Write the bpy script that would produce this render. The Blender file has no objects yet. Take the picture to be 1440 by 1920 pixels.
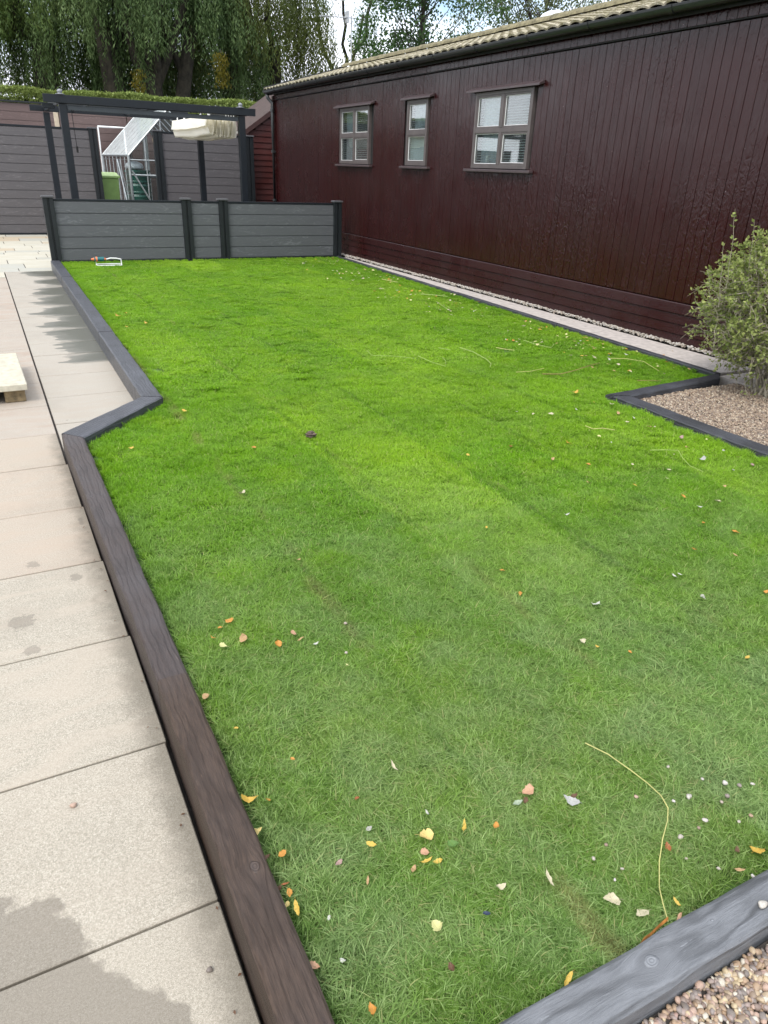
import bpy, bmesh, math, random
import numpy as np
from mathutils import Vector, Matrix
random.seed(7); rng = np.random.default_rng(11)
S = bpy.context.scene; C = S.collection

# ---------------------------------------------------------------- camera, light, exposure
cam_d = bpy.data.cameras.new('camera'); cam = bpy.data.objects.new('camera', cam_d); C.objects.link(cam)
cam_d.sensor_fit = 'HORIZONTAL'; cam_d.sensor_width = 36; cam_d.lens = 1338 / 1440 * 36
cam_d.clip_start = .05; cam_d.clip_end = 600
RM = Matrix(((0.88508687, 0.17242614, -0.4323083), (-0.46406792, 0.39784278, -0.7914304), (0.03552744, 0.90110507, 0.43214286)))
cam.matrix_world = Matrix.Translation((0, 0, 1.6)) @ RM.to_4x4()
S.camera = cam
SUN_EL, SUN_AZ = math.radians(52), math.radians(235)      # azimuth measured from +Y clockwise
W = bpy.data.worlds.new('World'); S.world = W; W.use_nodes = True
nt = W.node_tree; nt.nodes.clear()
def wn(t, **k):
    n = nt.nodes.new(t)
    for a, b in k.items(): setattr(n, a, b)
    return n
sky = wn('ShaderNodeTexSky', sky_type='NISHITA', sun_disc=False, sun_elevation=SUN_EL, sun_rotation=SUN_AZ, air_density=1.0, dust_density=1.5)
tc = wn('ShaderNodeTexCoord'); mp = wn('ShaderNodeMapping'); mp.inputs['Scale'].default_value = (1, 1, 2.2)
nz = wn('ShaderNodeTexNoise'); nz.inputs['Scale'].default_value = 2.6; nz.inputs['Detail'].default_value = 7; nz.inputs['Roughness'].default_value = .55
rp = wn('ShaderNodeValToRGB'); rp.color_ramp.elements[0].position = .36; rp.color_ramp.elements[1].position = .52
mx = wn('ShaderNodeMix', data_type='RGBA'); mx.inputs['B'].default_value = (8.6, 8.9, 9.5, 1)
bg = wn('ShaderNodeBackground'); bg.inputs['Strength'].default_value = .1
wo = wn('ShaderNodeOutputWorld')
L_ = nt.links.new
L_(tc.outputs['Generated'], mp.inputs[0]); L_(mp.outputs[0], nz.inputs['Vector']); L_(nz.outputs[0], rp.inputs[0])
L_(rp.outputs[0], mx.inputs['Factor']); L_(sky.outputs[0], mx.inputs['A']); L_(mx.outputs['Result'], bg.inputs[0]); L_(bg.outputs[0], wo.inputs[0])
sd = bpy.data.lights.new('sun', 'SUN'); sd.energy = 1.3; sd.angle = math.radians(25); sd.color = (1, .96, .9)
sun = bpy.data.objects.new('sun', sd); C.objects.link(sun)
dv = Vector((math.sin(SUN_AZ) * math.cos(SUN_EL), math.cos(SUN_AZ) * math.cos(SUN_EL), math.sin(SUN_EL)))
sun.rotation_euler = dv.to_track_quat('Z', 'Y').to_euler(); sun.location = (-5, -5, 12)
S.view_settings.view_transform = 'Standard'; S.view_settings.look = 'None'; S.view_settings.gamma = 1
S.view_settings.use_curve_mapping = False; S.view_settings.exposure = 1.28

# ---------------------------------------------------------------- helpers
def tag(o, label=None, cat=None, group=None, kind=None):
    if label: o['label'] = label
    if cat: o['category'] = cat
    if group: o['group'] = group
    if kind: o['kind'] = kind
    return o
def mesh_from(name, verts, faces, mat=None, smooth=False):
    me = bpy.data.meshes.new(name); me.from_pydata([tuple(v) for v in verts], [], faces); me.update()
    bm = bmesh.new(); bm.from_mesh(me); bmesh.ops.recalc_face_normals(bm, faces=bm.faces); bm.to_mesh(me); bm.free()
    if mat: me.materials.append(mat)
    if smooth: me.polygons.foreach_set('use_smooth', [True] * len(me.polygons))
    return me
def quads_mesh(name, V, mat, nper=4):
    """V: (n, nper, 3) array of separate polygons"""
    n = V.shape[0]; me = bpy.data.meshes.new(name)
    me.vertices.add(n * nper); me.vertices.foreach_set('co', V.reshape(-1).astype(np.float32))
    me.loops.add(n * nper); me.loops.foreach_set('vertex_index', np.arange(n * nper, dtype=np.int32))
    me.polygons.add(n); me.polygons.foreach_set('loop_start', np.arange(0, n * nper, nper, dtype=np.int32))
    me.polygons.foreach_set('loop_total', np.full(n, nper, dtype=np.int32))
    me.update(calc_edges=True); me.materials.append(mat); return me
def gpos(o):
    p = Vector((0, 0, 0))
    while o: p += o.location; o = o.parent
    return p
def link(name, me, parent=None, loc=(0, 0, 0), rot=None):
    """loc is a world position; parents are never rotated"""
    o = bpy.data.objects.new(name, me); C.objects.link(o)
    if parent: o.parent = parent; o.location = Vector(loc) - gpos(parent)
    else: o.location = loc
    if rot: o.rotation_euler = rot
    return o
def empty(name, loc, label, cat, group=None):
    o = bpy.data.objects.new(name, None); C.objects.link(o); o.location = loc; o.empty_display_size = .1
    return tag(o, label, cat, group)
class G:
    """collects geometry into one mesh"""
    def __init__(s): s.v = []; s.f = []; s.m = []
    def add(s, vs, fs, mi=0):
        b = len(s.v); s.v += [tuple(v) for v in vs]; s.f += [tuple(b + i for i in f) for f in fs]; s.m += [mi] * len(fs); return s
    def box(s, x0, x1, y0, y1, z0, z1, mi=0):
        return s.add([(x0,y0,z0),(x1,y0,z0),(x1,y1,z0),(x0,y1,z0),(x0,y0,z1),(x1,y0,z1),(x1,y1,z1),(x0,y1,z1)],
                     [(3,2,1,0),(4,5,6,7),(0,1,5,4),(1,2,6,5),(2,3,7,6),(3,0,4,7)], mi)
    def tube(s, pts, r, n=6, mi=0, r1=None, cap=True):
        pts = [Vector(p) for p in pts]; b = len(s.v); k = len(pts)
        for i, p in enumerate(pts):
            d = (pts[min(i+1, k-1)] - pts[max(i-1, 0)]).normalized()
            u = d.cross(Vector((0, 0, 1)));
            if u.length < 1e-3: u = Vector((1, 0, 0))
            u.normalize(); w = d.cross(u)
            rr = r[i] if isinstance(r, (list, tuple)) else (r + ((r1 if r1 is not None else r) - r) * i / max(1, k-1))
            for j in range(n):
                a = 2 * math.pi * j / n; s.v.append(tuple(p + (u * math.cos(a) + w * math.sin(a)) * rr))
        for i in range(k-1):
            for j in range(n):
                s.f.append((b+i*n+j, b+i*n+(j+1) % n, b+(i+1)*n+(j+1) % n, b+(i+1)*n+j)); s.m.append(mi)
        if cap:
            s.f.append(tuple(b+j for j in range(n))[::-1]); s.m.append(mi); s.f.append(tuple(b+(k-1)*n+j for j in range(n))); s.m.append(mi)
        return s
    def lathe(s, prof, n=20, c=(0, 0, 0), mi=0):
        b = len(s.v); k = len(prof)
        for (r, z) in prof:
            for j in range(n):
                a = 2*math.pi*j/n; s.v.append((c[0]+r*math.cos(a), c[1]+r*math.sin(a), c[2]+z))
        for i in range(k-1):
            for j in range(n):
                s.f.append((b+i*n+j, b+i*n+(j+1) % n, b+(i+1)*n+(j+1) % n, b+(i+1)*n+j)); s.m.append(mi)
        s.f.append(tuple(b+j for j in range(n))[::-1]); s.m.append(mi); s.f.append(tuple(b+(k-1)*n+j for j in range(n))); s.m.append(mi)
        return s
    def prism(s, poly, z0, z1, mi=0):
        n = len(poly)
        return s.add([(x, y, z0) for x, y in poly] + [(x, y, z1) for x, y in poly],
                     [tuple(range(n))[::-1], tuple(range(n, 2*n))] + [(i, (i+1) % n, n+(i+1) % n, n+i) for i in range(n)], mi)
    def mesh(s, name, mats, bevel=0, smooth=False, seg=1):
        me = bpy.data.meshes.new(name); me.from_pydata(s.v, [], s.f); me.update()
        mats = mats if isinstance(mats, (list, tuple)) else [mats]
        for m in mats: me.materials.append(m)
        me.polygons.foreach_set('material_index', s.m)
        bm = bmesh.new(); bm.from_mesh(me); bmesh.ops.recalc_face_normals(bm, faces=bm.faces)
        if bevel:
            bmesh.ops.bevel(bm, geom=[e for e in bm.edges], offset=bevel, segments=seg, affect='EDGES', clamp_overlap=True)
        bm.to_mesh(me); bm.free()
        if smooth: me.polygons.foreach_set('use_smooth', [True]*len(me.polygons))
        return me
    def put(s, name, mats, parent=None, loc=(0, 0, 0), bevel=0, smooth=False):
        """geometry given relative to loc"""
        return link(name, s.mesh(name, mats, bevel, smooth), parent, loc)
_cache = {}
def cbox(name, mat, size, parent, loc, bevel=0, rot=None):
    """shared box mesh, centred in x,y with base at z=0 of loc"""
    key = (mat.name, tuple(round(s, 3) for s in size), bevel)
    if key not in _cache:
        a, b, c = size; _cache[key] = G().box(-a/2, a/2, -b/2, b/2, 0, c).mesh(name, mat, bevel)
    return link(name, _cache[key], parent, loc, rot)

# ---------------------------------------------------------------- materials
class M:
    def __init__(s, name):
        s.m = bpy.data.materials.new(name); s.m.use_nodes = True; s.t = s.m.node_tree; s.t.nodes.clear()
        s.out = s.n('ShaderNodeOutputMaterial'); s.b = s.n('ShaderNodeBsdfPrincipled'); s.l(s.b.outputs[0], s.out.inputs[0])
    def n(s, t, **k):
        o = s.t.nodes.new(t)
        for a, b in k.items(): setattr(o, a, b)
        return o
    def l(s, a, b): s.t.links.new(a, b)
    def put(s, sock, v):
        if v is None: return
        if hasattr(v, 'is_output'): s.l(v, sock)
        else:
            if isinstance(v, (tuple, list)) and len(v) == 3 and sock.type == 'RGBA': v = (*v, 1)
            sock.default_value = v
    def math(s, op, a, b=0., c=None, clamp=False):
        n = s.n('ShaderNodeMath', operation=op, use_clamp=clamp); s.put(n.inputs[0], a); s.put(n.inputs[1], b)
        if c is not None: s.put(n.inputs[2], c)
        return n.outputs[0]
    def mix(s, f, a, b, mode='MIX'):
        n = s.n('ShaderNodeMix', data_type='RGBA', blend_type=mode); s.put(n.inputs['Factor'], f); s.put(n.inputs['A'], a); s.put(n.inputs['B'], b)
        return n.outputs['Result']
    def ramp(s, f, *st):
        n = s.n('ShaderNodeValToRGB'); e = n.color_ramp.elements
        while len(e) < len(st): e.new(.5)
        for i, (p, c) in enumerate(st): e[i].position = p; e[i].color = (c, c, c, 1) if not isinstance(c, tuple) else (*c, 1)
        s.put(n.inputs[0], f); return n.outputs[0]
    def pos(s): return s.n('ShaderNodeNewGeometry').outputs['Position']
    def obj(s): return s.n('ShaderNodeTexCoord').outputs['Object']
    def rnd(s): return s.n('ShaderNodeObjectInfo').outputs['Random']
    def island(s): return s.n('ShaderNodeNewGeometry').outputs['Random Per Island']
    def sep(s, v):
        n = s.n('ShaderNodeSeparateXYZ'); s.l(v, n.inputs[0]); return n.outputs
    def comb(s, x, y, z):
        n = s.n('ShaderNodeCombineXYZ'); s.put(n.inputs[0], x); s.put(n.inputs[1], y); s.put(n.inputs[2], z); return n.outputs[0]
    def map(s, v, scale=(1, 1, 1), loc=(0, 0, 0), rot=(0, 0, 0)):
        n = s.n('ShaderNodeMapping'); s.l(v, n.inputs[0]); s.put(n.inputs['Scale'], scale); s.put(n.inputs['Location'], loc); s.put(n.inputs['Rotation'], rot); return n.outputs[0]
    def addv(s, a, b, scale=1.):
        n = s.n('ShaderNodeVectorMath', operation='MULTIPLY_ADD'); s.put(n.inputs[0], b); n.inputs[1].default_value = (scale,)*3; s.put(n.inputs[2], a); return n.outputs[0]
    def noise(s, v, scale, detail=3, rough=.5, dist=0, col=False):
        n = s.n('ShaderNodeTexNoise'); s.put(n.inputs['Vector'], v); s.put(n.inputs['Scale'], scale); s.put(n.inputs['Detail'], detail)
        s.put(n.inputs['Roughness'], rough); s.put(n.inputs['Distortion'], dist); return n.outputs[1 if col else 0]
    def voro(s, v, scale, feature='F1', out=0):
        n = s.n('ShaderNodeTexVoronoi', feature=feature); s.put(n.inputs['Vector'], v); s.put(n.inputs['Scale'], scale); return n.outputs[out]
    def bump(s, h, strength=.3, dist=.01):
        n = s.n('ShaderNodeBump'); s.put(n.inputs['Strength'], strength); s.put(n.inputs['Distance'], dist); s.l(h, n.inputs['Height']); s.l(n.outputs[0], s.b.inputs['Normal']); return s
    def set(s, col=None, rough=None, **k):
        s.put(s.b.inputs['Base Color'], col); s.put(s.b.inputs['Roughness'], rough)
        for a, b in k.items(): s.put(s.b.inputs[a.replace('_', ' ')], b)
        return s
def plain(name, col, rough=.5, var=.12, scale=8, **k):
    m = M(name); p = m.pos(); nn = m.noise(p, scale, 4, .6)
    dark = tuple(c*(1-var*1.6) for c in col); lite = tuple(min(1, c*(1+var)) for c in col)
    m.set(m.mix(m.ramp(nn, (.3, 0.), (.7, 1.)), dark, lite), rough, **k); return m.m
def foliage(name, cols, trans=.35, nscale=.35, rough=.5):
    m = M(name); p = m.pos(); i = m.island()
    big = m.ramp(m.noise(p, nscale, 3, .6), (.35, 0.), (.65, 1.))
    c = m.mix(i, cols[0], cols[1]); c = m.mix(m.math('MULTIPLY', big, .7), c, cols[2])
    m.set(c, rough, Specular_IOR_Level=.15); t = m.n('ShaderNodeBsdfTranslucent'); m.l(c, t.inputs[0]); x = m.n('ShaderNodeMixShader'); x.inputs[0].default_value = trans
    m.l(m.b.outputs[0], x.inputs[1]); m.l(t.outputs[0], x.inputs[2]); m.l(x.outputs[0], m.out.inputs[0]); return m.m

# composite boards (embossed oak figure)
def composite(name, c0, c1, rough=.55):
    m = M(name); p = m.pos(); r = m.rnd(); off = m.comb(m.math('MULTIPLY', r, 31.), m.math('MULTIPLY', r, 17.), 0.)
    v = m.addv(p, off); w = m.noise(m.map(v, (1.3, 1.3, 5)), 2.2, 2, .5)
    s = m.sep(v); ph = m.math('ADD', m.math('MULTIPLY', s[2], 95.), m.math('MULTIPLY', w, 26.))
    ln = m.ramp(m.math('SINE', ph), (.45, 0.), (.95, 1.))
    brk = m.ramp(m.noise(m.map(v, (9, 9, 45)), 2., 3, .6), (.42, 0.), (.62, 1.))
    msk = m.ramp(m.noise(m.map(v, (1, 1, 3)), 2.7, 2), (.4, .15), (.62, 1.))
    f = m.math('MULTIPLY', m.math('MULTIPLY', ln, brk), msk)
    fine = m.noise(m.map(v, (6, 6, 120)), 3, 3, .7)
    base = m.mix(fine, c0, c1)
    base = m.mix(m.math('MULTIPLY', f, .36), base, tuple(min(1, c*2.3) for c in c1))
    m.set(base, rough); m.bump(m.math('ADD', f, m.math('MULTIPLY', fine, .5)), .25, .004); return m.m
MB1 = composite('composite_grey', (.06, .056, .058), (.108, .101, .105))
MB2 = composite('composite_cool_grey', (.058, .062, .068), (.105, .11, .118))
MBR = composite('composite_brown', (.085, .055, .05), (.125, .084, .077))
ALU = plain('anthracite_metal', (.008, .011, .015), .42, .1, Specular_IOR_Level=.3)
POST = plain('anthracite_post', (.011, .014, .016), .45, .12, Specular_IOR_Level=.35)
CAPM = plain('grey_post_cap', (.07, .07, .075), .5)

# painted cladding
def paint(name, c, rough=.3, horiz=False):
    m = M(name); p = m.pos(); r = m.rnd(); s = m.sep(p)
    off = m.comb(0., m.math('MULTIPLY', r, 9.), m.math('MULTIPLY', r, 23.)); v = m.addv(p, off)
    sc = (8, 1.3, 18) if horiz else (8, 16, 1.6)
    g = m.noise(m.map(v, sc), 3.2, 3, .55, 1.2)
    wr = m.noise(m.map(p, (1, 1.1, .55)), 17., 2, .5, 1.9)
    msk = m.ramp(m.noise(p, .85, 2, .5), (.42, .08), (.6, 1.))
    specks = m.ramp(m.voro(p, 9.), (.018, 1.), (.03, 0.))
    var = m.mix(m.math('MULTIPLY', r, .5), c, tuple(x*1.35 for x in c))
    dirt = m.ramp(m.noise(p, 1.2, 4, .6), (.45, 0.), (.75, .12)); var = m.mix(dirt, var, (.03, .022, .024))
    low = m.ramp(m.math('ADD', s[2], m.math('MULTIPLY', m.noise(p, 6, 3), .2)), (.06, .4), (.2, 0.)); var = m.mix(low, var, (.05, .035, .03))
    m.set(m.mix(specks, var, (.3, .25, .25)), m.ramp(m.noise(p, 3, 3), (.3, rough*.75), (.7, rough*1.3)), Specular_IOR_Level=.38)
    m.bump(m.math('ADD', m.math('MULTIPLY', g, .35), m.math('MULTIPLY', wr, msk)), .2 if horiz else .85, .009); return m.m
MAR = paint('maroon_gloss_paint', (.0205, .0033, .0033), .23); MARH = paint('maroon_gloss_paint_plinth', (.021, .0038, .0037), .28, True)
MARL = paint('maroon_red_stain', (.05, .011, .009), .45, True)
FRM = plain('window_frame_brown', (.088, .073, .071), .45); SIL = plain('sill_brown', (.06, .042, .044), .4)
GUT = plain('gutter_black', (.022, .024, .025), .28); BLK = plain('dark_void', (.008, .008, .008), .8)

def glass(name, tint=(.9, .95, .95), haze=.1, hz=(.8, .85, .85), rough=.02, f0=.05):
    m = M(name); t = m.t
    tr = m.n('ShaderNodeBsdfTransparent'); tr.inputs[0].default_value = (*tint, 1)
    gl = m.n('ShaderNodeBsdfGlossy'); gl.inputs['Roughness'].default_value = rough
    df = m.n('ShaderNodeBsdfDiffuse'); df.inputs[0].default_value = (*hz, 1)
    lw = m.n('ShaderNodeLayerWeight'); lw.inputs[0].default_value = .5; fr = m.math('ADD', m.math('MULTIPLY', m.math('POWER', lw.outputs['Facing'], 4.), .9), f0)
    nn = m.noise(m.pos(), 5, 3)
    a = m.n('ShaderNodeMixShader'); m.put(a.inputs[0], m.math('MULTIPLY', nn, haze*2)); m.l(tr.outputs[0], a.inputs[1]); m.l(df.outputs[0], a.inputs[2])
    b = m.n('ShaderNodeMixShader'); m.l(fr, b.inputs[0]); m.l(a.outputs[0], b.inputs[1]); m.l(gl.outputs[0], b.inputs[2])
    m.l(b.outputs[0], m.out.inputs[0]); return m.m
WGL = glass('window_glass', haze=.02, f0=.13); GGL = glass('greenhouse_glass', haze=.015, f0=.03); RGL = glass('greenhouse_roof_glass', haze=1.05, hz=(.72, .78, .78))  # roof haze: dust and reflected sky put into the diffuse white
ALW = plain('aluminium', (.36, .39, .4), .4, .15, 12, Metallic=.35)
WHT = plain('white_paint', (.75, .76, .75), .45, .06)
BLD = plain('blind_white', (.3, .34, .33), .6, .05); CUR = plain('curtain_white', (.42, .5, .55), .8, .1, 30)

# timber sleepers : local x along the length
def sleeper_mat(name, c0, c1, c2, rough=.45, knots=(), scale=1., sheen=.5, bf=260., wa=19., bs=.35):
    m = M(name); o = m.obj(); s = m.sep(o); r = m.rnd()
    x, y, z = s[0], s[1], s[2]; yy = m.math('ADD', y, m.math('MULTIPLY', z, .9)); kn = None; ring = None
    for (kx, ky, kr) in knots:
        dx = m.math('MULTIPLY', m.math('SUBTRACT', x, kx), .72); dy = m.math('SUBTRACT', y, ky)
        d = m.math('SQRT', m.math('ADD', m.math('POWER', m.math('ABSOLUTE', dx), 2.), m.math('POWER', m.math('ABSOLUTE', dy), 2.)))
        e = m.math('EXPONENT', m.math('MULTIPLY', m.math('POWER', m.math('DIVIDE', d, kr*2.2), 2.), -1.))
        yy = m.math('ADD', yy, m.math('MULTIPLY', m.math('MULTIPLY', dy, e), -.8))
        k = m.ramp(m.math('DIVIDE', m.math('ADD', d, m.math('MULTIPLY', m.noise(o, 60, 2), .006)), kr), (.85, 1.), (1.15, 0.))
        rg = m.math('MULTIPLY', m.math('SINE', m.math('ADD', m.math('MULTIPLY', d, 1100.), m.math('MULTIPLY', m.noise(o, 50, 3), 7.))), m.math('MULTIPLY', k, .45))
        kn = k if kn is None else m.math('MAXIMUM', kn, k); ring = rg if ring is None else m.math('ADD', ring, rg)
    v = m.comb(m.math('ADD', x, m.math('MULTIPLY', r, 40.)), yy, m.math('MULTIPLY', z, 1.))
    warp = m.noise(m.map(v, (2.2, 9, 5)), 1.6*scale, 2, .5)
    band = m.math('SINE', m.math('ADD', m.math('MULTIPLY', yy, bf), m.math('MULTIPLY', warp, wa)))
    band = m.ramp(band, (.0, 0.), (.75, .6), (1., 1.))
    fine = m.noise(m.map(v, (14, 260, 200)), 1.5*scale, 4, .65); med = m.noise(m.map(v, (2.5, 34, 30)), 1.5*scale, 3, .6)
    pat = m.noise(o, 2.3, 3, .6)
    c = m.mix(m.ramp(fine, (.3, 0.), (.7, 1.)), c0, c1); c = m.mix(m.math('MULTIPLY', band, bs), c, tuple(q*.4 for q in c0)); c = m.mix(m.ramp(pat, (.42, 0.), (.7, .55)), c, c2); sweep = m.noise(m.map(v, (1, 3, 3)), 5.5, 3, .6); c = m.mix(m.ramp(sweep, (.5, 0.), (.62, .45)), c, tuple(q*.8 for q in c0))
    worn = m.ramp(m.noise(m.map(v, (5, 40, 30)), 2.2, 4, .7), (.66, 0.), (.76, .5)); c = m.mix(worn, c, tuple(min(1, q*2.1) for q in c1))
    h = m.math('ADD', m.math('MULTIPLY', fine, .8), m.math('MULTIPLY', med, 1.)); h = m.math('SUBTRACT', h, m.math('MULTIPLY', band, .5))
    if kn is not None:
        c = m.mix(m.math('MULTIPLY', kn, .5), c, tuple(q*1.2 for q in c2)); c = m.mix(m.math('MULTIPLY', ring, .8, clamp=True), c, tuple(q*.4 for q in c0))
        h = m.math('ADD', h, m.math('ADD', m.math('MULTIPLY', kn, .8), m.math('MULTIPLY', ring, .3)))
    m.set(c, m.ramp(fine, (.3, rough*.8), (.7, rough*1.35)), Specular_IOR_Level=sheen); m.bump(h, .85, .004); return m.m
SLN = sleeper_mat('sleeper_near', (.026, .0165, .0115), (.08, .053, .038), (.062, .048, .043), .5, ((1.685, -.018, .016),), sheen=.32, bs=.25)
SLM = sleeper_mat('sleeper_mid', (.026, .018, .016), (.07, .052, .046), (.058, .052, .054), .44, ((1.6, .03, .012),), sheen=.42, bs=.3)
SLF = sleeper_mat('sleeper_far', (.03, .031, .037), (.06, .063, .075), (.075, .08, .095), .36, sheen=.6)  # same stained wood, with blue-grey sky sheen put into its base colours
SLG = sleeper_mat('sleeper_front', (.095, .1, .108), (.165, .173, .185), (.2, .21, .225), .5, ((.66, .006, .017), (.86, .012, .006), (1.07, -.02, .008)), sheen=.4, bf=118., wa=19., bs=.85)
EDG = sleeper_mat('edging_black', (.018, .019, .022), (.04, .042, .05), (.07, .075, .09), .5)

# paving
def slab_mat(name, c0, c1, pink, wet_near=False, puddle=False, speck=1.):
    m = M(name); p = m.pos(); s = m.sep(p); r = m.rnd()
    n1 = m.noise(p, 150, 3, .65); n2 = m.noise(p, 420, 2, .6); big = m.noise(p, 2.4, 4, .6)
    c = m.mix(m.ramp(n1, (.36, 0.), (.64, 1.)), c0, c1)
    c = m.mix(m.math('MULTIPLY', m.ramp(n2, (.36, 1.), (.46, 0.)), .5*speck), c, tuple(q*.42 for q in c0))
    c = m.mix(m.math('MULTIPLY', m.ramp(n2, (.58, 0.), (.66, 1.)), .45*speck), c, (.66, .62, .55))
    lay = m.noise(m.map(m.addv(p, m.comb(m.math('MULTIPLY', r, 13.), 0., 0.)), (1.2, 4, 1)), 2.2, 4, .6, .8)
    c = m.mix(m.math('MULTIPLY', m.ramp(lay, (.42, 0.), (.62, 1.)), m.math('MULTIPLY', m.math('ADD', r, .25), .6)), c, pink)
    c = m.mix(m.ramp(big, (.5, 0.), (.8, .35)), c, tuple(q*.72 for q in c0))
    spots = m.ramp(m.math('ADD', m.voro(p, 3.3), m.math('MULTIPLY', m.noise(p, 40, 3), .05)), (.045, .8), (.06, 0.)); c = m.mix(spots, c, (.16, .14, .12))
    grime = m.math('MULTIPLY', m.ramp(m.math('ADD', s[0], m.math('MULTIPLY', m.noise(p, 14, 4, .7), .14)), (.21, 0.), (.29, 1.)), .55) if wet_near else 0.  # slab colour darkens in a ragged band towards the sleeper
    if wet_near: c = m.mix(grime, c, (.09, .08, .06))
    rough = .85
    wd = m.math('ADD', m.math('MULTIPLY', m.math('SUBTRACT', m.noise(p, 5.5, 4, .55), .5), .3), m.math('MULTIPLY', m.math('SUBTRACT', m.noise(p, 40, 3), .5), .03))
    wet = None
    if wet_near:   # spilled water: edge runs from (-.25,1.6) to (.17,.95)
        dd = m.math('ADD', m.math('ADD', m.math('MULTIPLY', s[0], .66), m.math('MULTIPLY', s[1], .42)), wd)
        wet = m.ramp(dd, (.484, 1.), (.5, 0.))
        for (ax, ay, rx, ry) in ((-.13, 2.79, .055, .05), (-.05, 3.26, .03, .04), (.11, 3.07, .026, .03), (-.1, 2.57, .03, .03), (.2, 3.65, .012, .05)):
            ex = m.math('DIVIDE', m.math('SUBTRACT', s[0], ax), rx); ey = m.math('DIVIDE', m.math('SUBTRACT', s[1], ay), ry)
            q = m.math('ADD', m.math('ADD', m.math('MULTIPLY', ex, ex), m.math('MULTIPLY', ey, ey)), m.math('MULTIPLY', m.math('SUBTRACT', m.noise(p, 45, 3), .5), 3.6))
            wet = m.math('MAXIMUM', wet, m.ramp(q, (.8, .75), (1., 0.)))
    if puddle:
        a = m.math('ADD', m.math('MULTIPLY', m.math('SUBTRACT', s[0], .58), 1.6), wd)
        ym = m.math('SUBTRACT', s[1], 10.6); inY = m.math('SUBTRACT', 3.6, m.math('ABSOLUTE', ym))
        a = m.math('ADD', a, m.math('MULTIPLY', m.math('MINIMUM', inY, .5), .35))
        ob = m.sep(m.obj()); edge_ = m.math('MULTIPLY', m.math('MAXIMUM', m.math('SUBTRACT', m.math('ABSOLUTE', ob[1]), .2), 0.), -2.6); a = m.math('ADD', a, edge_)
        lob = m.math('MULTIPLY', m.math('SUBTRACT', m.noise(m.map(p, (.35, 1.5, 1)), 1.7, 3, .6), .5), 1.5); a = m.math('ADD', a, lob)
        a = m.math('ADD', a, m.math('MULTIPLY', m.math('SUBTRACT', r, .5), .25))
        wet = m.math('MULTIPLY', m.ramp(a, (-.04, 0.), (.0, .6), (.12, .75), (.3, 1.)), m.ramp(inY, (.0, 0.), (.1, 1.)))
        dmp = m.math('MULTIPLY', m.ramp(m.math('ADD', a, m.math('MULTIPLY', edge_, -.8)), (-.42, 0.), (-.38, .75), (.1, 1.)), m.ramp(inY, (.0, 0.), (.1, 1.))); c = m.mix(m.math('MULTIPLY', dmp, .5), c, (.14, .135, .115))
    if wet is not None:
        c = m.mix(wet, c, m.mix(.82 if puddle else .6, c, ((.075, .078, .06) if puddle else (.115, .098, .075))))
        rough = m.ramp(wet, (0., .85), (1., .3 if puddle else .6))
    m.set(c, rough, Specular_IOR_Level=.4); m.bump(m.math('ADD', n1, m.math('MULTIPLY', big, 1.5)), .3, .003); return m.m
PVN = slab_mat('paving_near', (0.266, 0.239, 0.189), (0.387, 0.353, 0.290), (0.369, 0.322, 0.261), True)
PVM = slab_mat('paving_mid', (0.297, 0.252, 0.200), (0.387, 0.342, 0.279), (0.360, 0.293, 0.230), True, speck=.6)
PVP = slab_mat('paving_pink', (0.294, 0.256, 0.210), (0.378, 0.340, 0.290), (0.319, 0.244, 0.189), speck=.5)
PVR = slab_mat('paving_damp', (0.286, 0.265, 0.223), (0.370, 0.336, 0.286), (0.319, 0.277, 0.227), puddle=True, speck=.4)
def sandstone():
    m = M('sandstone_mixed'); p = m.pos(); r = m.rnd(); lay = m.noise(m.map(m.addv(p, m.comb(m.math('MULTIPLY', r, 13.), 0., 0.)), (1, 5, 1)), 1.8, 4, .6, 1.)
    c = m.mix(m.ramp(r, (.55, 0.), (.6, 1.)), (.44, .42, .35), (.36, .36, .32)); c = m.mix(m.ramp(r, (.86, 0.), (.88, 1.)), c, (.4, .33, .24))
    c = m.mix(m.ramp(lay, (.4, 0.), (.7, .5)), c, (.36, .32, .22)); m.set(c, .7); m.bump(m.noise(p, 30, 4), .3, .004); return m.m
SND = sandstone()
GRD = plain('joint_dirt', (.035, .03, .026), .95, .3, 30); SOIL = plain('soil', (.06, .12, .02), .95, .4, 20)
CON = plain('pale_concrete', (.42, .38, .35), .85, .14, 14); STN = plain('bench_stone', (.45, .42, .33), .8, .14, 18); SBR = plain('bench_block', (.2, .15, .08), .85, .35, 22)
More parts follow.
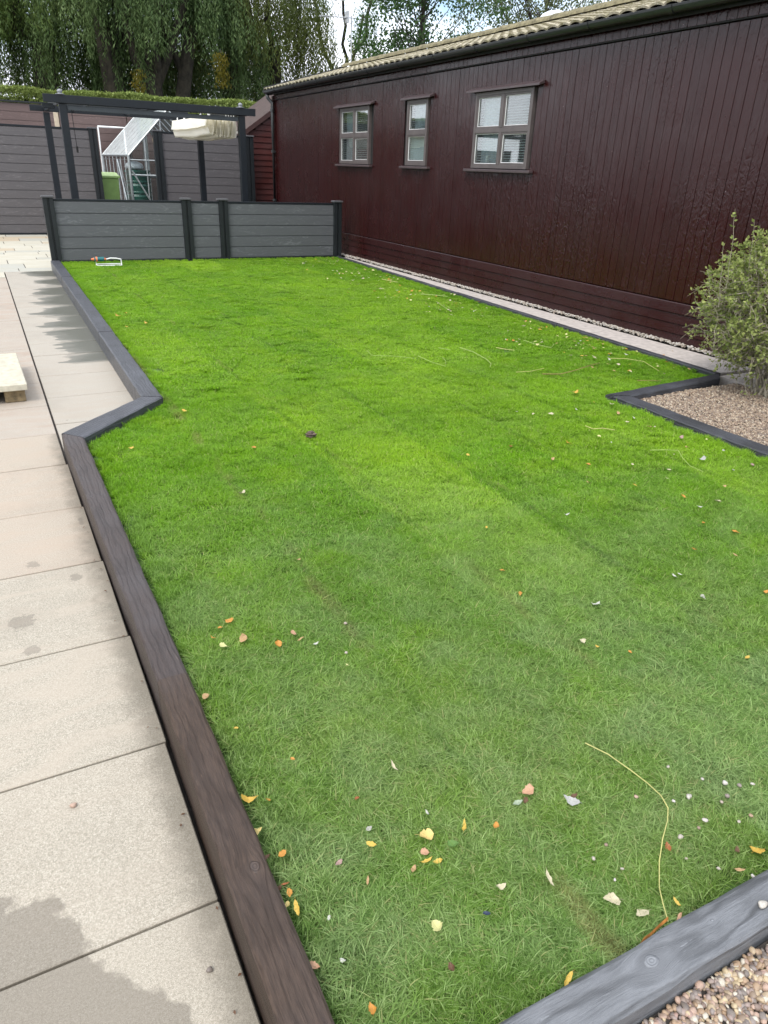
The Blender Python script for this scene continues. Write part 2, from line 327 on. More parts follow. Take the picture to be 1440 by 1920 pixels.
# ---------------------------------------------------------------- small things: ground positions in metres
LEAVES=[
 (0.801,1.347,'cream','narrow',0.0422,'slim cream leaf lying alone on lawn above the cluster of yellow leaves'),
 (0.656,1.290,'rust','small',0.0222,'tiny rust brown leaf in grass left of centre in foreground'),
 (0.807,1.160,'white','narrow',0.0256,'pale grey sliver of leaf above the large cream leaf'),
 (0.641,1.188,'grey','small',0.0215,'small dull grey leaf above a yellow curled leaf'),
 (0.625,1.140,'yellow','oval',0.0335,'curled amber leaf left of the large cream leaf'),
 (0.761,1.094,'buff','round',0.0481,'largest round buff yellow leaf in the foreground grass'),
 (0.871,1.074,'yellow','narrow',0.0507,'upright slender yellow leaf pointing away right of the large buff leaf'),
 (0.951,1.045,'orange','small',0.0292,'small orange leaf right of the slender yellow leaf'),
 (0.815,1.042,'green','round',0.0355,'green fallen leaf half sunk in the foreground grass'),
 (0.736,1.056,'salmon','round',0.0263,'small salmon pink leaf directly below the large buff leaf'),
 (0.727,1.033,'yellow','narrow',0.0418,'narrow yellow leaf below the salmon pink leaf'),
 (0.754,1.020,'yellow','oval',0.0279,'yellow leaf touching the right tip of a narrow yellow leaf'),
 (0.687,1.026,'tan','oval',0.0276,'tan leaf below and left of the narrow yellow pair'),
 (0.525,1.127,'mauve','oval',0.0260,'dusky mauve leaf on lawn near the dark sleeper knot'),
 (0.569,1.050,'tan','narrow',0.0273,'thin tan curled leaf on dull grass near the left sleeper'),
 (0.854,0.891,'cream','oval',0.0345,'cream and yellow folded leaf right of centre in foreground'),
 (0.977,0.853,'cream','narrow',0.0493,'long slim cream leaf by the straw coloured turf patch'),
 (1.103,1.099,'salmon','round',0.0421,'peach coloured round leaf beside a grey green leaf'),
 (1.077,1.080,'brown','small',0.0246,'small brown leaf stub under the peach coloured leaf'),
 (1.052,1.078,'greygreen','oval',0.0339,'grey green upturned leaf left of the peach leaf'),
 (0.658,0.868,'paleyellow','round',0.0364,'pale yellow round leaf alone in the lower foreground grass'),
 (0.783,0.848,'navy','small',0.0219,'tiny dark blue scrap of leaf on lower foreground grass'),
 (0.432,0.899,'white','small',0.0161,'tiny white petal like leaf near the left sleeper'),
 (0.443,0.774,'orange','oval',0.0344,'orange yellow leaf at the bottom edge of the lawn'),
 (0.851,0.640,'yellow','narrow',0.0459,'bright yellow pointed leaf against the grey front sleeper'),
 (0.641,0.777,'brown','small',0.0258,'shrivelled dark brown leaf in the lower foreground grass'),
 (0.387,1.412,'gold','heart',0.0520,'golden heart shaped leaf with stalk beside the left sleeper'),
 (0.432,1.394,'orange','small',0.0167,'tiny orange scrap right of the golden heart shaped leaf'),
 (0.369,1.309,'buff','heart',0.0395,'buff yellow leaf leaning on the left sleeper edge'),
 (0.405,1.210,'orange','oval',0.0350,'deep orange leaf in grass just above the sleeper knot level'),
 (0.366,1.222,'brown','oval',0.0280,'dark brown leaf tucked against the left sleeper'),
 (0.384,1.131,'rust','narrow',0.0256,'rusty narrow leaf in the gap beside the left sleeper'),
 (0.383,1.103,'orange','oval',0.0305,'orange leaf standing in the gap beside the sleeper'),
 (0.364,1.124,'brown','small',0.0238,'brown crumpled leaf nearest the sleeper edge in the leaf cluster'),
 (0.366,1.075,'buff','small',0.0268,'pale and brown torn leaf at the foot of the leaf cluster'),
 (0.386,1.054,'yellow','narrow',0.0501,'long curved yellow orange leaf pointing from sleeper into grass'),
 (0.369,0.913,'salmon','heart',0.0321,'pinkish tan leaf with stalk against the near end of the left sleeper'),
 (0.443,1.004,'white','small',0.0149,'tiny whitish leaf fragment in dark green foreground grass'),
 (1.193,1.020,'silver','oval',0.0538,'silvery white folded leaf on right foreground lawn'),
 (1.214,1.031,'brown','small',0.0271,'brown leaf tip poking up behind the silvery folded leaf'),
 (1.073,0.742,'cream','heart',0.0459,'creamy grey leaf with red edge left of the long stalk'),
 (1.115,0.680,'cream','heart',0.0424,'torn cream leaf close to the grey front sleeper'),
 (1.218,0.664,'yellow','narrow',0.0326,'small yellow upright leaf right of the long stalk'),
 (1.191,0.635,'salmon','narrow',0.0358,'curled peach leaf below the small upright yellow leaf'),
 (1.325,0.790,'rust','small',0.0266,'rust orange leaf just right of the long stalk'),
 (1.525,0.674,'gold','round',0.0436,'golden round leaf at the right edge of the lawn'),
 (1.479,0.700,'brown','oval',0.0294,'brown oval leaf left of the golden round leaf'),
 (1.436,0.659,'tan','narrow',0.0347,'tan shredded leaf below the brown oval leaf'),
 (0.587,2.275,'orange','round',0.0367,'orange leaf topmost of the cluster on the left mid lawn'),
 (0.544,2.248,'orange','small',0.0242,'small orange leaf between the topmost orange leaf and sleeper'),
 (0.501,2.196,'orange','narrow',0.0309,'narrow orange leaf nearest the sleeper in the mid lawn cluster'),
 (0.520,2.130,'paleyellow','round',0.0350,'pale cream yellow leaf lowest of the mid lawn cluster'),
 (0.599,2.140,'tan','round',0.0400,'tan orange crumpled leaf right of the mid lawn cluster'),
 (0.704,2.055,'orange','round',0.0348,'bright orange leaf standing apart right of the mid lawn cluster'),
 (0.781,2.093,'salmon','heart',0.0331,'salmon leaf with stalk in the middle of the lawn'),
 (0.790,2.051,'tan','narrow',0.0374,'thin tan leaf beside the salmon leaf with stalk'),
 (0.831,2.000,'white','oval',0.0254,'white oval leaf right of the thin tan leaf'),
 (0.883,1.840,'paleyellow','narrow',0.0223,'pale greenish sliver of leaf below two pebbles'),
 (0.391,1.884,'tan','round',0.0344,'orange and tan leaf beside the sleeper joint'),
 (0.436,1.703,'gold','small',0.0183,'tiny golden leaf beside the left sleeper below its joint'),
 (0.549,1.508,'orange','small',0.0175,'tiny orange leaf on dark grass left of centre'),
 (1.265,4.037,'orange','small',0.0351,'little orange leaf on lawn between the angled sleeper and the soil clod'),
 (0.996,3.403,'cream','round',0.0402,'cream round leaf on bright mid lawn'),
 (0.581,4.307,'gold','small',0.0400,'yellow leaf in the grass corner below the angled sleeper'),
 (1.049,4.912,'gold','small',0.0455,'yellow leaf just below the sleeper corner'),
 (1.003,2.613,'tan','small',0.0250,'tan speck of leaf in the middle of the lawn'),
 (1.789,2.157,'orange','small',0.0278,'small orange leaf right of mid lawn above another orange leaf'),
 (1.740,1.966,'orange','oval',0.0344,'orange oval leaf on pale turf right of mid lawn'),
 (1.971,1.766,'white','heart',0.0373,'white leaf on pale turf roll in right mid lawn'),
 (1.749,1.593,'cream','round',0.0295,'cream leaf below the white leaf on right mid lawn'),
 (1.776,1.544,'gold','small',0.0196,'tiny yellow leaf right of the cream leaf'),
 (1.864,1.466,'orange','small',0.0221,'tiny orange leaf right of the tiny yellow leaf'),
 (4.058,4.262,'gold','round',0.0632,'round yellow leaf left of the black edging point'),
 (3.488,3.882,'cream','small',0.0471,'cream leaf below and left of the round yellow leaf'),
 (3.187,3.340,'orange','narrow',0.0464,'upright amber leaf below the forked yellow twig'),
 (2.897,3.148,'tan','small',0.0394,'pale tan leaf beside the bright grass tuft'),
 (2.848,2.777,'tan','narrow',0.0333,'curled tan leaf in open right lawn'),
 (2.438,2.486,'white','narrow',0.0462,'white upright sliver of leaf in right mid lawn'),
 (3.182,2.271,'white','narrow',0.0364,'white narrow leaf on right lawn above two orange leaves'),
 (3.102,1.982,'orange','oval',0.0450,'orange oval leaf near the right edge of the lawn'),
 (3.036,2.123,'orange','small',0.0313,'small orange leaf left of the orange oval leaf'),
 (2.754,1.940,'orange','small',0.0289,'small yellow orange leaf below two orange leaves on right lawn'),
 (2.889,1.817,'tan','small',0.0292,'tan leaf below the orange oval leaf by the right edge'),
 (2.460,1.795,'white','small',0.0296,'white leaf beside a slimmer white leaf on right lawn'),
 (2.499,1.797,'white','narrow',0.0269,'slimmer white leaf of the white pair on right lawn'),
 (2.437,1.617,'grey','heart',0.0316,'grey crumpled leaf below the white pair'),
 (2.725,1.533,'orange','oval',0.0333,'orange leaf cut by the right edge of the picture'),
 (2.244,1.254,'gold','small',0.0261,'yellow leaf low on right lawn beneath the orange leaf at the edge'),
 (4.116,3.911,'cream','small',0.0459,'cream leaf against the pointed end of the black edging'),
 (3.994,3.712,'tan','small',0.0442,'tan leaf just below the edging point'),
 (4.018,3.579,'white','narrow',0.0533,'white narrow leaf lying along the black edging'),
 (3.902,3.532,'cream','small',0.0380,'tiny cream leaf under the white narrow leaf'),
 (3.970,3.378,'tan','small',0.0424,'brown and cream leaf midway along the black edging'),
 (3.988,3.118,'mauve','oval',0.0550,'dusky pink leaf beside the black edging'),
 (3.882,2.970,'tan','small',0.0400,'tan leaf below the dusky pink leaf'),
 (3.785,2.771,'silver','heart',0.0513,'silvery crumpled leaf right of the long bent stem'),
 (4.005,2.572,'mauve','oval',0.0477,'pinkish grey leaf near the right edge below the edging'),
 (3.818,2.564,'white','narrow',0.0504,'thin white leaf left of the pinkish grey leaf'),
 (2.784,3.428,'rust','small',0.0446,'orange red leaf on lawn right of the soil clod'),
 (2.445,3.413,'gold','small',0.0310,'tiny yellow leaf between soil clod and orange red leaf'),
 (1.969,2.536,'gold','small',0.0247,'tiny yellow leaf alone in the centre of the lawn'),
 (1.189,8.568,'gold','round',0.0760,'yellow leaf by the long left sleeper, largest of four'),
 (1.304,8.703,'gold','small',0.0619,'yellow leaf furthest up of the four by the long left sleeper'),
 (1.397,8.060,'gold','small',0.0648,'yellow leaf furthest right of the four by the long left sleeper'),
 (1.175,7.920,'gold','small',0.0494,'yellow leaf lowest of the four by the long left sleeper'),
]
PEBBLES=[
(1.179,0.868,0.0159),(1.119,0.851,0.0156),(1.164,0.795,0.0122),(1.125,0.779,0.0120),(1.373,0.952,0.0170),(1.546,0.993,0.0159),(1.600,0.914,0.0160),(1.649,0.875,0.0241),(1.681,0.849,0.0182),(1.720,0.836,0.0163),(1.511,0.885,0.0252),(1.458,0.893,0.0153),(1.614,0.839,0.0218),(1.580,0.830,0.0157),(1.486,0.806,0.0209),(1.566,0.761,0.0155),(1.615,0.762,0.0176),(1.380,0.798,0.0221),(1.452,0.631,0.0165),(1.339,0.743,0.0127),(1.447,0.796,0.0150),(1.391,0.686,0.0146),(0.909,1.908,0.0195),(0.985,2.077,0.0206)
]
TWIGS=[
 ([(1.379,1.171),(1.406,1.103),(1.428,1.027),(1.432,0.968),(1.429,0.915),(1.419,0.879),(1.381,0.847),(1.321,0.809),(1.263,0.765),(1.203,0.710),(1.177,0.676),(1.155,0.637)],0.0036,'straw','long kinked pale green stalk on right foreground lawn'),
 ([(1.155,0.637),(1.126,0.634),(1.091,0.629),(1.065,0.625),(1.042,0.618)],0.0069,'orangebrown','curled orange brown strap of leaf touching the grey front sleeper'),
 ([(4.022,5.926),(4.063,5.742),(4.005,5.442),(3.938,5.271),(3.870,5.192)],0.0083,'stalk','hooked yellow green willow stem on the upper lawn'),
 ([(3.451,5.768),(3.458,5.546),(3.479,5.331),(3.591,5.500),(3.663,5.672)],0.0062,'stalk','V shaped green stem on the upper lawn'),
 ([(3.098,6.142),(3.043,5.931),(3.224,5.824),(3.389,5.700)],0.0045,'stalk','faint thin stem left of the V shaped stem'),
 ([(5.387,9.027),(5.498,8.902),(5.650,8.719)],0.0104,'stalk','straight pale stem lying near the shed edging'),
 ([(5.268,8.411),(5.152,8.061),(5.070,7.765)],0.0083,'stalk','short slanting stem below the straight pale stem'),
 ([(4.878,6.004),(4.878,5.817),(4.949,5.638),(5.077,5.750)],0.0077,'stalk','green stem with upturned end near the edging'),
 ([(4.377,5.806),(4.443,5.734),(4.503,5.665)],0.0073,'straw','short straw yellow twig between two green stems'),
 ([(4.160,4.810),(4.329,4.768),(4.544,4.809),(4.737,4.883),(4.980,4.968)],0.0074,'twigbrown','long brown curved twig near the edging corner'),
 ([(3.533,3.561),(3.534,3.486),(3.598,3.461),(3.664,3.410)],0.0067,'straw','forked yellow twig left of the gravel bed'),
 ([(3.593,3.020),(3.672,2.977),(3.755,2.933),(3.682,2.830),(3.603,2.707),(3.601,2.605)],0.0049,'stalk','long bent green stem below the black edging'),
 ([(5.184,5.076),(5.332,4.978),(5.431,4.854),(5.358,4.683),(5.268,4.508)],0.0056,'straw','thin drooping straw stem near the edging corner'),
 ([(4.825,4.341),(5.019,4.251)],0.0050,'twigbrown','thin straight brown twig beside the edging tip'),
 ([(5.514,10.469),(5.590,10.271),(5.627,10.145)],0.0108,'straw','pale twig among fallen leaves at the far end of the lawn'),
 ([(3.815,5.996),(3.901,5.894)],0.0055,'stalk','short grey green stem above the V shaped stem'),
 ([(3.982,4.952),(4.131,4.937),(4.298,4.957)],0.0059,'straw','slim straw twig touching the tip of the brown curved twig'),
]
# ================================================================ SETTING
g = G(); R_ = 150; g.add([(-R_, -R_, -.16), (R_, -R_, -.16), (R_, R_, -.16), (-R_, R_, -.16)], [(0, 1, 2, 3)])
tag(g.put('ground', GRD), kind='structure')

# paving: slabs one by one
pav = tag(link('paving', G().box(-2.2, .235, -1.2, 12.85, -.155, -.118).mesh('paving', GRD)), kind='structure')
def slab(x0, x1, y0, y1, mat, parent, gap=.004, z1=-.1, dz=None):
    cx, cy = (x0+x1)/2, (y0+y1)/2; a, b = (x1-x0)/2-gap, (y1-y0)/2-gap
    t = random.uniform(-.0015, .0015) if dz is None else dz
    gg = G().box(-a, a, -b, b, -.03, t)
    return link('paving_slab', gg.mesh('paving_slab', mat, .003), parent, (cx, cy, z1))
yl = [-1.1, -.05, .6, 1.25, 1.87, 2.52, 3.18, 3.83, 4.5, 5.1, 5.78, 6.45, 7.05, 7.75, 8.5, 9.25, 10.05, 10.85, 11.7, 12.8]
for i in range(len(yl)-1):
    y0, y1 = yl[i], yl[i+1]
    m = PVN if y1 < 3.2 else (PVM if y1 < 5.2 else PVP)
    slab(-.74, (.248 if y1 < 2.1 else .253 if y1 < 2.6 else .246 if y1 < 3.2 else .24 if y1 < 3.9 else .232) if y1 < 4.6 else .222, y0, y1, m, pav); slab(-1.7, -.74, y0+(.3 if i else 0), y1+.3, m, pav)
pv2 = tag(link('side_paving', G().prism([(.236, 4.7), (.95, 5.3), (1.02, 13.3), (.95, 13.6), (.236, 13.6)], -.155, -.12).mesh('side_paving', GRD)), kind='structure')
yr = [4.69, 5.3, 5.98, 6.66, 7.43, 7.95, 8.61, 9.43, 10.12, 10.97, 11.67, 12.71, 13.6]
for i in range(len(yr)-1):
    y0, y1 = yr[i], yr[i+1]
    slab(.226, .97 if y0 > 7 else .93, y0, y1, PVR, pv2, .006)
pat = tag(link('patio', G().box(-4, 8, 13.6, 23, -.155, -.112).mesh('patio', GRD)), kind='structure')
tag(G().box(-4, .2, 12.86, 13.6, -.155, -.112).put('patio_edge', GRD), kind='structure')
y = 12.86; rr = random.Random(5)
while y < 20.2:
    h = rr.choice([.3, .45, .6, .6]); x = -2.4 - rr.random()*.3; xm = .222 if y+h < 13.7 else 2.6
    while x < xm:
        w = rr.choice([.45, .6, .9, .75]); x1 = min(x+w, xm)
        if x1-x > .1:
            if h == .6 and rr.random() < .35:
                slab(x, x1, y, y+.3, SND, pat, .006); slab(x, x1, y+.3, y+.6, SND, pat, .006)
            else: slab(x, x1, y, y+h, SND, pat, .006)
        x += w
    y += h

# lawn soil sheet, gravel beds, concrete strip
LAWN = [(.34, .6), (4.28, .6), (4.28, 4.1), (5.70, 4.24), (6.13, 13.62), (1.07, 13.62), (.96, 5.18), (.34, 4.5)]
g = G(); g.prism(LAWN, -.15, -.012); tag(g.put('lawn', SOIL), kind='structure')
g = G(); g.box(.36, 4.35, -1.5, .515, -.15, -.02); g.box(4.4, 8.5, -1.5, 4.0, -.15, -.02); tag(g.put('gravel_bed', GRD), kind='structure')
strip = tag(link('concrete_strip', G().prism([(5.78, 4.28), (6.42, 4.28), (6.42, 13.8), (6.21, 13.8)], -.15, -.02).mesh('strip', GRD)), kind='structure')
for i in range(10):
    y0, y1 = 4.32 + i*.93, 4.32+(i+1)*.93-.006; xa = lambda q: 5.80+(q-4.3)*.0447
    gg = G().prism([(xa(y0), y0), (6.36, y0), (6.36, y1), (xa(y1), y1)], -.02, .004+random.uniform(-.001, .001)); link('paving_slab', gg.mesh('slab', CON), strip)
g = G(); g.box(5.78, 6.52, 3.2, 4.26, -.15, .0); tag(g.put('concrete_path', CON), kind='structure')

# ================================================================ TIMBER SLEEPERS AND EDGING
def timber(name, O0, I0, O1, I1, z0, z1, mat, label, cat='sleeper', group=None, ch=.006, wob=.002, seg=None, par=None):
    """timber between two end lines (outer,inner at start) (outer,inner at end); local x along it"""
    O0, I0, O1, I1 = map(Vector, (O0, I0, O1, I1)); c0 = (O0+I0)/2; c1 = (O1+I1)/2; d = (c1-c0); Lg = d.length; d.normalize(); n = Vector((-d.y, d.x))
    loc = lambda p: ((p-c0).dot(d), (p-c0).dot(n))
    o0, i0, o1, i1 = loc(O0), loc(I0), loc(O1), loc(I1); sgn = 1 if i0[1] > o0[1] else -1
    k = seg or max(4, int(Lg/.08)); g = G(); rw = random.Random(label)
    ring = 8; vs = []
    wv = [rw.uniform(-wob, wob) for _ in range(k+1)]; wz = [rw.uniform(-wob, wob)*.6 for _ in range(k+1)]; wc = [ch*rw.uniform(.7, 1.7) for _ in range(k+1)]
    for i in range(k+1):
        t = i/k; ox, oy = o0[0]+(o1[0]-o0[0])*t, o0[1]+(o1[1]-o0[1])*t; ix, iy = i0[0]+(i1[0]-i0[0])*t, i0[1]+(i1[1]-i0[1])*t
        a = wv[i]*sgn; c = wc[i]; z = z1+wz[i]; sx = (ix-ox); W_ = abs(iy-oy)
        P_ = lambda u, zz: (ox+sx*u, oy+(iy-oy)*u, zz)
        e = c/W_; q = wv[i]/W_
        vs += [P_(q*.5, z0), P_(q, z-c), P_(q+e, z-.0012), P_(q+e*2.2, z), P_(1+q-e*2.2, z), P_(1+q-e, z-.0012), P_(1+q, z-c), P_(1+q*.5, z0)]
    fs = []
    for i in range(k):
        for j in range(ring): fs.append((i*ring+j, i*ring+(j+1) % ring, (i+1)*ring+(j+1) % ring, (i+1)*ring+j))
    fs += [tuple(range(ring)), tuple(k*ring+j for j in range(ring))[::-1]]
    g.add(vs, fs); me = g.mesh(name, mat)
    o = link(name, me, par, (c0.x, c0.y, 0), (0, 0, math.atan2(d.y, d.x))); return tag(o, label, cat, group)
T_ = .05; GS = 'timber sleepers edging the lawn'
timber('sleeper', (.243, -.5), (.355, -.5), (.262, 1.998), (.362, 1.998), -.14, T_, SLN, 'nearest brown stained sleeper with a grey knot on the left lawn edge', group=GS)
timber('sleeper', (.262, 2.004), (.362, 2.004), (.228, 4.655), (.345, 4.52), -.14, T_-.004, SLM, 'second sleeper on the left running from the joint to the outward corner', group=GS)
timber('sleeper', (.226, 4.66), (.343, 4.525), (.825, 5.275), (.962, 5.205), -.14, T_-.002, SLF, 'short diagonal sleeper stepping back between the two left edges', group=GS)
ends = [5.28, 7.62, 9.7, 11.6, 13.55]; xo = lambda y: .827+(y-5.28)*.0132; xi = lambda y: .966+(y-5.22)*.0138
nm = ['sleeper just beyond the diagonal one on the far left lawn edge', 'second far left sleeper beyond the diagonal, beside the wet slabs', 'third far left sleeper beyond the diagonal, beside four yellow leaves', 'farthest left sleeper ending at the low grey fence post']
for i in range(4):
    a, b = ends[i]+(.003 if i else 0), ends[i+1]-.003
    timber('sleeper', (xo(a), a), (xi(a), a-(.07 if i == 0 else 0)), (xo(b), b), (xi(b), b), -.14, T_+random.uniform(-.003, .003), SLF, nm[i], group=GS)
timber('sleeper', (.37, .522), (.37, .628), (2.1, .515), (2.1, .612), -.14, .052, SLG, 'pale grey weathered sleeper with knots across the near end of the lawn', group=GS)
timber('sleeper', (2.104, .515), (2.104, .612), (4.26, .51), (4.26, .61), -.14, .05, SLG, 'grey near sleeper continuing out of the right edge of the picture', group=GS)
GE = 'black timber edging boards'
timber('edging_board', (4.265, .5), (4.41, .5), (4.262, 2.3), (4.41, 2.3), -.14, .03, EDG, 'black edging board leaving the right edge of the picture beside the gravel bed', 'edging', GE)
timber('edging_board', (4.262, 2.304), (4.41, 2.304), (4.268, 4.05), (4.42, 3.99), -.14, .028, EDG, 'black edging board along the left side of the brown gravel bed', 'edging', GE)
timber('edging_board', (4.42, 3.985), (4.235, 4.10), (5.60, 4.11), (5.74, 4.245), -.14, .034, EDG, 'short black edging board across the top of the gravel bed', 'edging', GE)
ex = lambda y: 5.71+(y-4.25)*.0472; ee = [4.25, 6.6, 9.0, 11.3, 13.66]
nm = ['black edging board beside the pale strip, nearest to the bush', 'second black edging board from the bush along the shed strip', 'third black edging board from the bush along the shed strip', 'farthest black edging board meeting the low fence by the shed']
for i in range(4):
    a, b = ee[i]+.003, ee[i+1]-.003; w = .075
    timber('edging_board', (ex(a)+w, a), (ex(a), a), (ex(b)+w, b), (ex(b), b), -.14, .03+random.uniform(-.003, .003), EDG, nm[i], 'edging', GE)

# stone bench end at the left
b = empty('stone_bench', (-.5, 6.45, -.1), 'low garden bench of pale stone slab on brown blocks at the left edge', 'bench')
G().prism([(-.62, -.55), (.61, -.55), (.59, .52), (-.62, .52)], .1, .148).put('seat', STN, b, (-.5, 6.45, -.1), bevel=.004)
for i in range(4):
    for k in range(2): cbox('block', SBR, (.145, .47, .098), b, (-1.0+i*.31+.105 - .02, 6.18+k*.5, -.099), .006)

# ================================================================ MAROON SHED
SX, YN, YF = 6.55, 1.6, 18.1
shed = empty('timber_shed', (8.5, 9.8, 0), 'long glossy maroon timber clad building with three windows along the right', 'shed')
wins = [(13.08, 14.35, 1.68, 2.63, 2), (11.03, 11.69, 1.68, 2.63, 1), (8.41, 9.71, 1.67, 2.62, 2)]
# dark inner shell (not coplanar with the boards)
g = G(); g.box(8.0, 8.02, YN, YF-.05, .05, 2.95); g.box(SX+.045, 10.45, YN, YN+.03, .05, 3.05); g.put('inner_wall', BLK, shed, bevel=0)
g = G(); g.box(SX, 10.5, YF-.02, YF+.02, .0, 3.1); g.add([(SX, YF-.02, 3.1), (10.5, YF-.02, 3.1), (8.52, YF-.02, 3.7), (SX, YF+.02, 3.1), (10.5, YF+.02, 3.1), (8.52, YF+.02, 3.7)], [(0, 1, 2), (5, 4, 3), (0, 3, 4, 1), (1, 4, 5, 2), (2, 5, 3, 0)])
g.put('end_wall', MARL, shed)
g = G(); g.box(10.46, 10.5, YN, YF-.03, 0, 3.1); g.put('rear_wall', MARL, shed)
g = G()                                                    # backing sheet behind the boards, with the window openings left out
ys = [YN, 8.41, 9.71, 11.03, 11.69, 13.08, 14.35, YF-.03]
for i in range(7):
    if i % 2: g.box(SX+.026, SX+.04, ys[i], ys[i+1], .0, 1.66); g.box(SX+.026, SX+.04, ys[i], ys[i+1], 2.64, 3.12)
    else: g.box(SX+.026, SX+.04, ys[i], ys[i+1], .0, 3.12)
g.put('backing', BLK, shed)
BW = .1148; nb = int((YF-YN)/BW)
def board(z0, z1, y0, y1, x, th, mat, parent, name='cladding_board'):
    key = ('bd', round(y1-y0, 4), round(z1-z0, 3), round(th, 3), mat.name)
    if key not in _cache: _cache[key] = G().box(0, th, 0, y1-y0, 0, z1-z0).mesh(name, mat, .0035)
    return link(name, _cache[key], parent, (x, y0, z0))
for i in range(nb):
    y0 = YN+i*BW; y1 = y0+BW-.006; segs = [(.425, 2.955)]; dx = random.uniform(-.002, .002)
    for (a, b_, za, zb, _) in wins:
        if y1 > a-.02 and y0 < b_+.02:
            segs = [(.425, za), (zb, 2.955)]
    for (za, zb) in segs: board(za, zb, y0, y1, SX+dx, .022, MAR, shed)
for i in range(nb):                                        # upper band, set proud
    y0 = YN+i*BW+.03; board(2.975, 3.14, y0, y0+BW-.006, SX-.018+random.uniform(-.0015, .0015), .022, MAR, shed, 'fascia_board')
G().box(SX-.026, SX+.0, YN, YF, 2.962, 2.974).put('shadow_gap_strip', BLK, shed)  # black strip put in for the shadow gap below the proud boards
zz = [.0, .1, .205, .31, .418]
for k in range(4):                                         # plinth boards, shiplap
    yb = [YN, 5.9, 9.8, 12.9, 15.6, YF]
    for j in range(5):
        a, b_ = yb[j]+.0015, yb[j+1]-.0015; z0, z1 = zz[k], zz[k+1]
        gg = G().add([(-.03, 0, 0), (.02, 0, 0), (.02, 0, z1-z0), (-.012, 0, z1-z0-.001), (-.018, 0, z1-z0-.008)] + [(-.03, b_-a, 0), (.02, b_-a, 0), (.02, b_-a, z1-z0), (-.012, b_-a, z1-z0-.001), (-.018, b_-a, z1-z0-.008)],
                     [(0, 1, 2, 3, 4), (9, 8, 7, 6, 5), (0, 5, 6, 1), (1, 6, 7, 2), (2, 7, 8, 3), (3, 8, 9, 4), (4, 9, 5, 0)])
        link('plinth_board', gg.mesh('plinth_board', MARH), shed, (SX-.004*(k == 3), a, z0))
G().box(SX-.05, SX+.02, YF-.06, YF+.025, 0, 3.05).put('corner_post', MAR, shed, bevel=.003)
# windows
def window(Y0, Y1, Z0, Z1, cols, parent, kind):
    cy = (Y0+Y1)/2; base = (SX, cy, Z0)
    w = link('window', G().box(-.03, .05, Y0-cy, Y0-cy+.045, 0, Z1-Z0).box(-.03, .05, Y1-cy-.045, Y1-cy, 0, Z1-Z0)
             .box(-.029, .05, Y0-cy+.045, Y1-cy-.045, 0, .05).box(-.029, .05, Y0-cy+.045, Y1-cy-.045, Z1-Z0-.045, Z1-Z0).mesh('window', FRM, .003), parent, base)
    sp = (Z1-Z0)*.5
    G().box(-.028, .05, Y0-cy+.045, Y1-cy-.045, sp-.028, sp+.028).put('transom', FRM, w, base, .003)
    if cols == 2:
        G().box(-.031, .05, -.032, .032, .05, sp-.028).box(-.031, .05, -.032, .032, sp+.028, Z1-Z0-.045).put('mullion', FRM, w, base, .003)
    bays = [(Y0-cy+.045, Y1-cy-.045)] if cols == 1 else [(Y0-cy+.045, -.032), (.032, Y1-cy-.045)]
    for bi, (a, b_) in enumerate(bays):
        for ri, (za, zb) in enumerate(((.05, sp-.028), (sp+.028, Z1-Z0-.045))):
            f = .025 if (ri == 1 or bi == 0) else .01
            G().box(-.022, .02, a, a+f, za, zb).box(-.022, .02, b_-f, b_, za, zb).box(-.0215, .02, a+f, b_-f, za, za+f).box(-.0215, .02, a+f, b_-f, zb-f, zb).put('sash', FRM, w, base, .002)
            g = G(); i0, i1, j0, j1 = a+f, b_-f, za+f, zb-f; q = .006
            g.box(-.012, -.004, i0, i0+q, j0, j1).box(-.012, -.004, i1-q, i1, j0, j1).box(-.0119, -.004, i0+q, i1-q, j0, j0+q).box(-.0119, -.004, i0+q, i1-q, j1-q, j1); g.put('glazing_bead', WHT, w, base)
            G().box(0, .006, i0, i1, j0, j1).put('pane', WGL, w, base)
            # venetian blind
            g = G(); n = int((zb-za)/.032); th = 1.3 if (kind == 1 and ri == 0) else .28
            for k in range(n):
                z = za+.015+k*.032; g.add([(.026, a+.01, z), (.026, b_-.01, z), (.026+.03*math.cos(th), b_-.01, z+.03*math.sin(th)), (.026+.03*math.cos(th), a+.01, z+.03*math.sin(th))], [(0, 1, 2, 3)])
            bl = g.put('blind', BLD, w, base)
    # curtain hanging behind the far bay
    a, b_ = bays[-1]; g = G(); n = 26; wdt = (b_-a)*(.9 if kind != 1 else 1.); x = .1; V = []
    for i in range(n+1):
        yv = b_-.01-wdt*i/n; xx = x+.018*math.sin(i*1.35); V += [(xx, yv, .06), (xx, yv, Z1-Z0-.05)]
    g.add(V, [(2*i, 2*i+2, 2*i+3, 2*i+1) for i in range(n)]); g.put('curtain', CUR, w, base, smooth=True)
    G().box(.36, .38, Y0-cy-.05, Y1-cy+.05, -.05, Z1-Z0+.05).put('dark_room', BLK, w, base)
    if kind == 2: G().box(.05, .09, .36, .4, .08, .17).put('ornament', WHT, w, base, .006)
    o = .17 if cols == 2 else .14
    hd = G().add([(-.09, Y0-cy-o, .012), (.0, Y0-cy-o, .055), (.0, Y0-cy-o, .015), (-.09, Y0-cy-o, -.012), (-.09, Y1-cy+o, .012), (.0, Y1-cy+o, .055), (.0, Y1-cy+o, .015), (-.09, Y1-cy+o, -.012)],
                 [(0, 1, 2, 3), (7, 6, 5, 4), (0, 4, 5, 1), (1, 5, 6, 2), (2, 6, 7, 3), (3, 7, 4, 0)]).put('hood', SIL, w, (SX, cy, Z1+.012), .003)
    G().box(-.075, .0, Y0-cy-.13, Y1-cy+.13, -.048, -.012).put('sill', SIL, w, base, .006)
    return w
